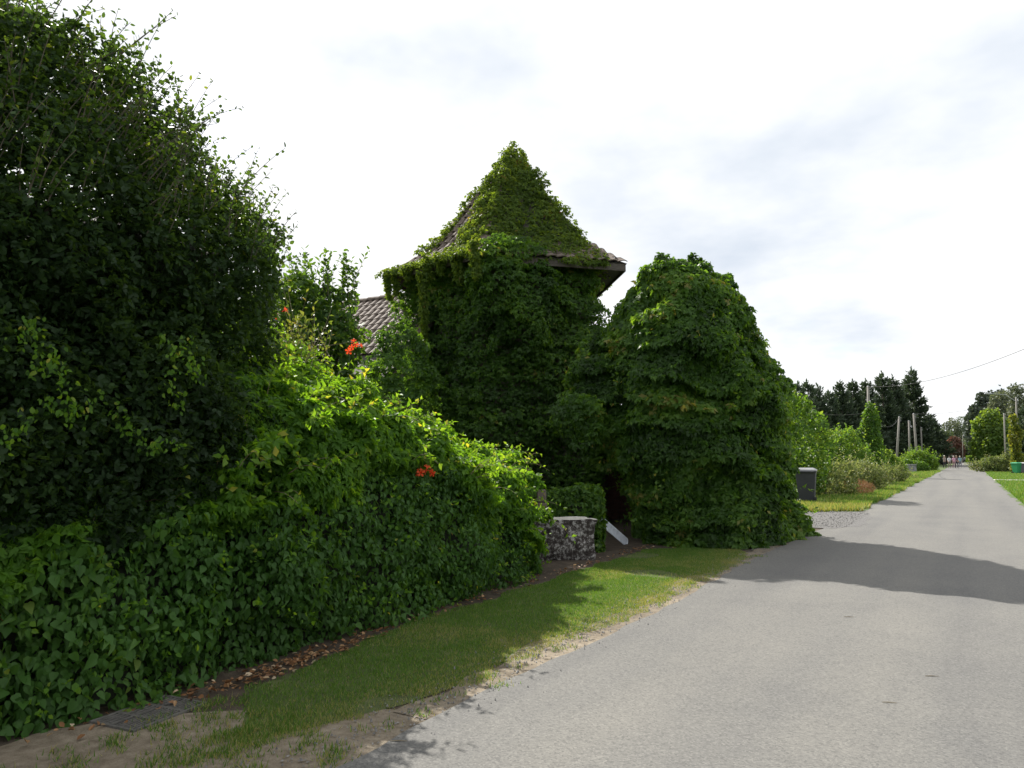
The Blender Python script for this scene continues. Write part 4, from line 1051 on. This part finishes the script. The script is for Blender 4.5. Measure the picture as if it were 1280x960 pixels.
# lamp arm on the right-hand pole
lt = thing('street_lamp', 'slim street lamp head on a long arm fixed to the tall grey pole', 'street lamp', tr1)
e = D(1240, 492, 75); mb = MB(); mb.tube([tr1 - np.array([0, 0, .4]), tr1 + (e - tr1) * .45 + UP * .12, e], [.035, .03, .025], 6); mb.build('arm', 'lamp_metal', lt)
mb = MB(); q = e - Rv * .28; mb.tube([e, e - Rv * .15, e - Rv * .55, e - Rv * .75], [.05, .10, .09, .03], 8); mb.build('lamp_head', 'lamp_metal', lt)
def wire(a, b, sag, label, r=.018):
    a = np.array(a); b = np.array(b); f = np.linspace(0, 1, 25)[:, None]
    p = a + (b - a) * f; p[:, 2] -= 4 * sag * (f * (1 - f))[:, 0]
    mb = MB(); mb.tube(p, r * .55, 5); o = mb.build('overhead_wire', 'wire'); return tag(o, label, 'wire')
wire(tp1, tr0, .75, 'overhead wire crossing the lane high above the road', .02)
wire(tp4, tr1, .55, 'overhead wire from the left-leaning pole to the lamp pole across the lane', .022)
wire(tp1 - np.array([0, 0, 2.0]), tp2, 1.2, 'sagging cable between the ivy-clad pole and the right-leaning pole', .035)
wire(tp1 - np.array([0, 0, 2.0]), D(1020, 516, 60), .2, 'cable running from the ivy-clad pole towards the creeper mound', .025)
wire(tp4, tp5, .4, 'cable between the left-leaning pole and the short distant pole', .03)
wire(tr1, tr2, .4, 'cable between the lamp pole and the pole before the willow', .02)
bushy('ivy_column', 'narrow upright column of bright ivy wrapped round a pole', 'climbing plant', gd(1089, 56.4), [((0, 0, 1.2), (.78, .7, 1.9)), ((.05, 0, 2.8), (.7, .62, 1.6)), ((.05, 0, 4.3), (.5, .5, 1.25)), ((-.6, 0, 2.9), (.35, .35, .9))], 5200, .2, 'bright_shrub', T_OVAL, .35, .2, .6, mean=.45, up=-.3)
# ---- conifers
def conifer_mesh(seed, H=15.0, R=3.4, nb=300, narrow=.85):
    r = np.random.default_rng(seed)
    Ps, Ts, Ns, Ss = [], [], [], []
    for i in range(nb):
        h = .2 + (r.random() ** 1.15) * (.97 * H - .2); f = max(.02, 1 - h / H)
        L = R * (f ** narrow) * r.uniform(.7, 1.12) * (1.0 if f < .8 else .95) + .25; a = r.uniform(0, 2 * np.pi)
        o = np.array([math.cos(a), math.sin(a), 0]); rise = .15 + .75 * (1 - f) ** 1.5
        k = int(8 + L * 9)
        s = np.linspace(.15, 1, k)[:, None]
        p = np.array([0, 0, h]) + o * L * s + UP * (rise * L * s ** 1.8 - .12 * L * s)
        p = p + r.normal(0, .09, p.shape)
        d = unit(o * 1.0 + UP * (rise * 1.4 * s))
        Ps.append(p); Ts.append(unit(d + r.normal(0, .4, p.shape))); Ns.append(UP * .7 + r.normal(0, .6, p.shape)); Ss.append(r.uniform(.45, .8, k) * (.6 + .4 * min(1, L / 2)))
    P = np.concatenate(Ps)
    # leading shoot
    q = np.stack([r.normal(0, .06, 14), r.normal(0, .06, 14), np.linspace(H * .93, H + .3, 14)], 1)
    P = np.concatenate([P, q]); T = np.concatenate(Ts + [UP + r.normal(0, .3, q.shape)]); N = np.concatenate(Ns + [r.normal(0, 1, q.shape)]); S = np.concatenate(Ss + [np.full(14, .5)])
    return P, T, N, S, np.clip(r.normal(.45, .2, len(P)), 0, 1)
CON = []
for i, (px, ty, dep, rr, lab) in enumerate(((1145, 462, 140, 4.0, 'tallest pointed dark conifer at the lane end of the row'), (1121, 472, 138, 3.8, 'dark conifer second from the lane end of the row'), (1107, 467, 134, 3.6, 'dark conifer rising behind the right-leaning pole'),
        (1087, 477, 130, 3.6, 'dark conifer directly behind the ivy column'), (1070, 478, 124, 3.2, 'dark conifer left of the ivy column'), (1055, 479, 120, 3.2, 'dark conifer with a thin sharp top between two like it'), (1039, 492, 118, 3.0, 'lower dark conifer filling a dip in the row'), (1025, 484, 112, 2.8, 'dark conifer rising above the pale leafy shrub'), (1013, 479, 110, 2.8, 'dark conifer beside the far side of the creeper mound'), (1001, 482, 106, 2.8, 'dark conifer mostly hidden by the creeper mound'), (1133, 480, 150, 4.0, 'dark conifer tucked behind the tallest one'), (1163, 520, 150, 4.2, 'low dark conifer leaning out at the lane end of the row'))):
    b = gd(px, dep); b[2] = 0; H = D(px, ty, dep)[2]
    t = thing('conifer', lab, 'conifer', b, i * 1.3, 'row of dark conifers')
    P, T, N, S, r_ = conifer_mesh(i + 20, H, rr * 1.12, 330 if i < 6 else 230)
    leafpart('crown', P, T, N, S * 1.15, T_KITE2, 'conifer', t, r_)
    mb = MB(); mb.tube([(0, 0, 0), (0, 0, H * .5), (0, 0, H * .95)], [.28, .17, .03], 8); mb.build('trunk', 'bark', t, True, False)
# ---- broadleaf trees
def broad(px, top, dep, halfw_px, mat, label, name='broadleaf_tree', n=4200, low=.18, size=None, droop=0, lobes=9, group='trees along the far lane'):
    b = gd(px, dep); b[2] = 0; H = D(px, top, dep)[2]; W = halfw_px * dep / FPX
    t = thing(name, label, 'tree', b, 0, group)
    r = np.random.default_rng(int(px * 7 + dep)); cs = []
    for k in range(lobes):
        a = r.uniform(0, 2 * np.pi); z = r.uniform(low + .12, .82); rr = W * (1 - abs(z - .5) * .9) * r.uniform(.35, .65)
        cs.append(((rr * math.cos(a), rr * math.sin(a), H * z), (W * r.uniform(.38, .55), W * r.uniform(.38, .55), H * r.uniform(.14, .22))))
    cs.append(((0, 0, H * .80), (W * .5, W * .5, H * .19))); cs.append(((0, 0, H * .5), (W * .75, W * .75, H * .3)))
    def f(P):
        d = ell(P, *cs[0])
        for c in cs[1:]: d = np.minimum(d, ell(P, *c))
        return d - (vn(P + b, W * .3, 3) - .5) * W * .3
    m = W * 1.35; Ps = []; c_ = 0
    for it in range(40):
        P = np.array([-m, -m, H * low * .5]) + r.random((40000, 3)) * np.array([2 * m, 2 * m, H * 1.05]); d = f(P)
        P = P[(d < 0) & (d > -W * .28)]; Ps.append(P); c_ += len(P)
        if c_ > n: break
    P = np.concatenate(Ps)[:n]; N = grad(f, P, .05)
    T = unit(N * .5 + UP * (.25 - droop) + r.normal(0, .5, P.shape)); Nn = unit(N * .7 + UP * .4 + r.normal(0, .5, P.shape))
    s = size or max(.2, W * .11)
    leafpart('crown', P, T, Nn, r.uniform(.7, 1.35, len(P)) * s, T_TUFT, mat, t, np.clip(.25 + .5 * vn(P + b, W * .35, 6) + r.normal(0, .15, len(P)), 0, 1))
    mb = MB(); mb.tube([(0, 0, 0), (.05, 0, H * .3), (0, .05, H * .7)], [W * .07 + .08, W * .055 + .06, .03], 8)
    for k in range(4):
        c = cs[k][0]; mb.tube([(0, 0, H * (.22 + .06 * k)), (c[0] * .5, c[1] * .5, c[2] * .8), c], [.09, .06, .02], 6)
    mb.build('trunk', 'bark', t, True, False)
    return t
broad(1242, 510, 125, 23, 'willow', 'bright yellow-green willow on the right of the lane', 'willow', 5600, .08, .4, .6, 16)
broad(1262, 486, 150, 22, 'grey_green', 'tall pale grey-green tree behind the willow', n=4600)
broad(1283, 478, 135, 20, 'grey_green', 'large pale grey-green tree behind the lamp pole', n=4600)
broad(1222, 508, 190, 14, 'pine', 'dark ragged pine on the right of the lane end', 'pine_tree', 2600, .3, .8)
broad(1240, 494, 200, 16, 'pine', 'taller dark ragged pine behind the willow', 'pine_tree', 2600, .3, .8)
broad(1257, 484, 185, 9, 'pine', 'narrow dark pine top above the grey-green tree', 'pine_tree', 2000, .4, .6)
broad(1194, 546, 215, 12, 'copper', 'reddish copper-leaved tree at the end of the lane', 'copper_tree', 2600, .05, .45)
broad(1175, 536, 235, 18, 'far_green', 'green tree left of the copper tree', n=3400, low=.03)
broad(1192, 524, 290, 16, 'grey_green', 'pale rounded tree far behind the copper tree', n=3000)
broad(1204, 520, 300, 10, 'far_green', 'slim green tree far behind the copper tree', n=2600)
broad(1216, 528, 270, 12, 'grey_green', 'pale tree behind the distant poles', n=2800)
broad(1228, 530, 250, 14, 'far_green', 'dull green tree behind the bright clipped hedge', n=3200, low=.03)
broad(1213, 552, 235, 14, 'far_green', 'low green tree above the bright clipped hedge', n=2600, low=.02)
broad(1236, 545, 225, 13, 'far_green', 'low dull green tree beside the grey parked car', n=2600, low=.02)
broad(1268, 540, 170, 16, 'far_green', 'dull green tree behind the weedy right verge', n=3000, low=.02)
broad(1185, 555, 240, 12, 'far_green', 'low dark tree at the left of the lane end', n=2200, low=.02)
broad(1290, 516, 110, 18, 'far_green', 'green tree beyond the grey bin', n=3000, low=.03)
broad(1310, 500, 120, 26, 'far_green', 'wide green tree far along the right verge', n=3000, low=.03)
bushy('golden_climber', 'yellow-green variegated climber on a post behind the green bin', 'climbing plant', gd(1270, 74), [((0, 0, 1.6), (.45, .45, 1.9)), ((.1, 0, 4.0), (.4, .4, 1.6))], 1800, .25, 'golden', T_OVAL, .4, .25, .8, mean=.5)
t = thing('spruce', 'dark layered spruce behind the two bins', 'conifer', gd(1282, 78) * np.array([1, 1, 0])); P, T, N, S, r_ = conifer_mesh(77, D(1282, 512, 78)[2], 1.6, 190)
leafpart('crown', P, T, N, S * .8, T_KITE2, 'conifer', t, r_); mb = MB(); mb.tube([(0, 0, 0), (0, 0, 5)], [.15, .03], 8); mb.build('trunk', 'bark', t, True, False)
bushy('verge_weeds', 'tangled weeds on the right verge before the green bin', 'weeds', gd(1258, 78), [((-.9, 0, .6), (1.4, 1.0, .9)), ((.9, .5, .8), (1.4, 1.0, 1.1)), ((-2.2, .5, .4), (1.0, .8, .6))], 3400, .25, 'herbs', T_KITE, .6, .3, .7, up=.8, shoot=80, sl=.8)
bushy('verge_weeds', 'low weeds further along the right verge below the willow', 'weeds', gd(1243, 110), [((0, 0, .5), (1.8, 1.2, .9)), ((2.0, 0, .7), (1.6, 1.2, 1.2))], 2600, .3, 'herbs', T_KITE, .6, .3, .8, up=.8, mean=.4)
# clipped bright hedges at the lane end
for px, w, lab in ((1216, 3.2, 'long bright green clipped hedge at the end of the lane'), (1229, 1.4, 'short bright green clipped hedge next to the longer one')):
    c = gd(px, 222); c[2] = 0
    t = thing('clipped_hedge', lab, 'hedge', c, YAW); n = 2600
    w_ = w / 2 * 1.0
    P = RNG.uniform(-1, 1, (n, 3)); ax = RNG.integers(0, 3, n); P[np.arange(n), ax] = np.sign(P[np.arange(n), ax]); N = np.zeros((n, 3)); N[np.arange(n), ax] = P[np.arange(n), ax]
    P = P * np.array([w_, .6, .95]) + np.array([0, 0, .97]) + rv(n, .04)
    leafpart('foliage', P, unit(N * .3 + rv(n, .7)), unit(N + rv(n, .4)), RNG.uniform(.2, .35, n), T_OVAL, 'clipped', t, RNG.random(n))
    mb = MB(); mb.box((0, 0, .93), (w - .15, 1.05, 1.8)); mb.build('shade_core', 'twig_shade', t, world_coords=False)  # solid dark box added to block light behind the leaves
# grey block by the domed hedge
c = gd(1137, 76); t = thing('grey_block', 'low grey boxy block at the foot of the domed hedge', 'block', c, YAW + .2)
mb = MB(); mb.box((0, 0, .36), (1.0, .6, .72)); mb.build('base', 'grey_block', t, world_coords=False, bevel=.03)
mb = MB(); mb.box((0, 0, .76), (1.1, .7, .08)); mb.build('slab', 'grey_block', t, world_coords=False, bevel=.02)
# ---- cars
def car(px, dep, rz, mat, label):
    t = thing('parked_car', label, 'car', gd(px, dep) * np.array([1, 1, 0]), rz)
    prof = [(-2.0, .3), (-2.05, .75), (-1.9, .92), (-1.1, 1.0), (-.5, 1.42), (.9, 1.45), (1.75, .98), (2.0, .85), (2.02, .3)]
    mb = MB(); vs = []; n = len(prof)
    for x in (-.85, .85):
        for y, z in prof: vs.append((x * (1 if z < 1.05 else .8), y, z))
    fs = [[k, k + 1, n + k + 1, n + k] for k in range(n - 1)] + [list(range(n))[::-1], [n + k for k in range(n)], [n - 1, 0, n, 2 * n - 1]]
    mb.add(vs, fs); mb.build('body', mat, t, world_coords=False, bevel=.06)
    for (y0, z0, y1, z1) in ((-1.05, 1.04, -.54, 1.40), (1.68, 1.03, .95, 1.42)):
        mb = MB(); dn = .012 * (-1 if y0 < 0 else 1); mb.add([(-.72, y0 + dn, z0 + .02), (.72, y0 + dn, z0 + .02), (.62, y1 + dn, z1 + .01), (-.62, y1 + dn, z1 + .01)], [[0, 1, 2, 3]]); mb.build('windscreen', 'car_glass', t, world_coords=False)
    for x in (-.80, .80):
        for y in (-1.3, 1.3):
            mb = MB(); mb.tube([(x - .09, y, .31), (x + .09, y, .31)], .31, 16); w = mb.build('wheel', 'rubber', t, world_coords=False)
        mb = MB(); s = 1 if x > 0 else -1; mb.add([(s * .80, -.95, 1.06), (s * .80, 1.5, 1.06), (s * .70, .85, 1.38), (s * .70, -.5, 1.36)], [[0, 1, 2, 3]]); mb.build('side_window', 'car_glass', t, world_coords=False)
    return t
car(1207, 232, .15, 'car_dark', 'dark car parked at the end of the lane by the clipped hedge')
car(1235, 215, .9, 'car_grey', 'grey car parked under the trees on the right of the lane end')
# ---- people
def clothmat(name, shirt, trousers, skin=(.3, .18, .13), sleeve=.0):
    m, n, l = newmat(name); MAT[name] = m
    out = n.new('ShaderNodeOutputMaterial'); b = n.new('ShaderNodeBsdfPrincipled'); b.inputs['Roughness'].default_value = .85
    tcn = n.new('ShaderNodeTexCoord'); sp = n.new('ShaderNodeSeparateXYZ'); l.new(tcn.outputs['Object'], sp.inputs[0])
    mr = n.new('ShaderNodeMath'); mr.operation = 'DIVIDE'; mr.inputs[1].default_value = 1.8; l.new(sp.outputs['Z'], mr.inputs[0])
    r = ramp(n, [(0, (.05, .04, .035)), (.045, trousers), (.52, shirt), (.815, skin)]); r.color_ramp.interpolation = 'CONSTANT'
    l.new(mr.outputs[0], r.inputs[0])
    ab = n.new('ShaderNodeMath'); ab.operation = 'ABSOLUTE'; l.new(sp.outputs['X'], ab.inputs[0])
    gt = n.new('ShaderNodeMath'); gt.operation = 'GREATER_THAN'; gt.inputs[1].default_value = .235; l.new(ab.outputs[0], gt.inputs[0])
    lt = n.new('ShaderNodeMath'); lt.operation = 'LESS_THAN'; lt.inputs[1].default_value = 1.12; l.new(sp.outputs['Z'], lt.inputs[0])
    an = n.new('ShaderNodeMath'); an.operation = 'MULTIPLY'; l.new(gt.outputs[0], an.inputs[0]); l.new(lt.outputs[0], an.inputs[1])
    mx = n.new('ShaderNodeMixRGB'); l.new(an.outputs[0], mx.inputs[0]); l.new(r.outputs[0], mx.inputs[1]); mx.inputs[2].default_value = (*skin, 1)
    l.new(mx.outputs[0], b.inputs['Base Color']); l.new(b.outputs[0], out.inputs['Surface'])
def person(px, dep, rz, shirt, trousers, hair, label, step=.18, h=1.72, extra=None):
    c = gd(px, dep); c[2] = .015
    t = thing('person', label, 'person', c, rz, 'people walking on the lane'); k = h / 1.72
    nm = 'clothes_%d' % int(px * 10); clothmat(nm, shirt, trousers)
    J = [((0, 0, .95), .14), ((0, 0, 1.12), .13), ((0, .01, 1.33), .155), ((0, .0, 1.47), .075), ((0, -.02, 1.54), .06), ((0, -.03, 1.62), .098), ((0, -.02, 1.70), .075)]
    E = [(0, 1), (1, 2), (2, 3), (3, 4), (4, 5), (5, 6)]
    for s in (-1, 1):
        st = step * s
        i = len(J)
        J += [((s * .095, 0, .88), .10), ((s * .10, -st * .5, .48), .068), ((s * .10, -st * .2 + (.12 if st < 0 else 0), .09), .045), ((s * .105, -st * .2 + (.12 if st < 0 else 0) - .14, .045), .038)]
        E += [(0, i), (i, i + 1), (i + 1, i + 2), (i + 2, i + 3)]
        i = len(J)
        J += [((s * .19, 0, 1.40), .062), ((s * .25, st * .5 + .02, 1.13), .046), ((s * .255, st - .10, .90), .034), ((s * .25, st - .14, .81), .036)]
        E += [(2, i), (i, i + 1), (i + 1, i + 2), (i + 2, i + 3)]
    me = bpy.data.meshes.new('body'); me.from_pydata([tuple(q * k for q in j[0]) for j in J], E, []); me.materials.append(MAT[nm])
    o = link('body', me, t, False); o.modifiers.new('skin', 'SKIN')
    sv = me.skin_vertices[0].data
    for q, j in zip(sv, J): q.radius = (j[1] * k, j[1] * k)
    sv[0].use_root = True
    o.modifiers.new('smooth', 'SUBSURF').render_levels = 1
    mb = MB(); cz = 1.665 * k; vs = []; fs = []
    for i in range(5):
        a = math.pi / 2 * i / 4
        for j in range(10):
            b = 2 * math.pi * j / 10; vs.append((.108 * math.cos(a) * math.cos(b), .015 + .118 * math.cos(a) * math.sin(b), cz - .03 + .13 * math.sin(a)))
    fs = [[i * 10 + j, i * 10 + (j + 1) % 10, i * 10 + 10 + (j + 1) % 10, i * 10 + 10 + j] for i in range(4) for j in range(10)] + [list(range(10))[::-1]]
    mb.add(vs, fs); mname = 'hair_%d' % int(px * 10); noisy(mname, [(.3, hair), (.7, tuple(min(1, q * 1.3) for q in hair))], 20); mb.build('hair', mname, t, True, False)
    if extra:
        mb = MB(); mb.box((0, .21, 1.25 * k), (.3, .18, .42)); noisy('pack_%d' % int(px), [(.3, extra), (.7, extra)], 5); mb.build('backpack', 'pack_%d' % int(px), t, world_coords=False, bevel=.04)
    return t
person(1180.5, 104, YAW + .2, (.26, .22, .19), (.02, .02, .025), (.5, .47, .42), 'person in a beige top and dark trousers walking at the left of the group', .2, 1.75)
person(1186.5, 105, YAW - .3, (.5, .51, .53), (.22, .19, .16), (.05, .04, .035), 'person in a white top and light trousers in the middle of the group', .22, 1.68, (.05, .05, .06))
person(1192, 105, YAW + .1, (.5, .27, .36), (.3, .18, .2), (.55, .5, .48), 'person in a pink top with arms low beside the one in the dark jacket', .16, 1.70)
person(1195.5, 103.5, YAW + .5, (.12, .07, .10), (.025, .025, .035), (.3, .22, .17), 'person in a dark plum jacket and dark trousers on the lane', .2, 1.74)
person(1199.8, 112, YAW - .2, (.17, .28, .33), (.16, .16, .2), (.55, .5, .42), 'person in a pale blue top walking just behind the others', .18, 1.70)
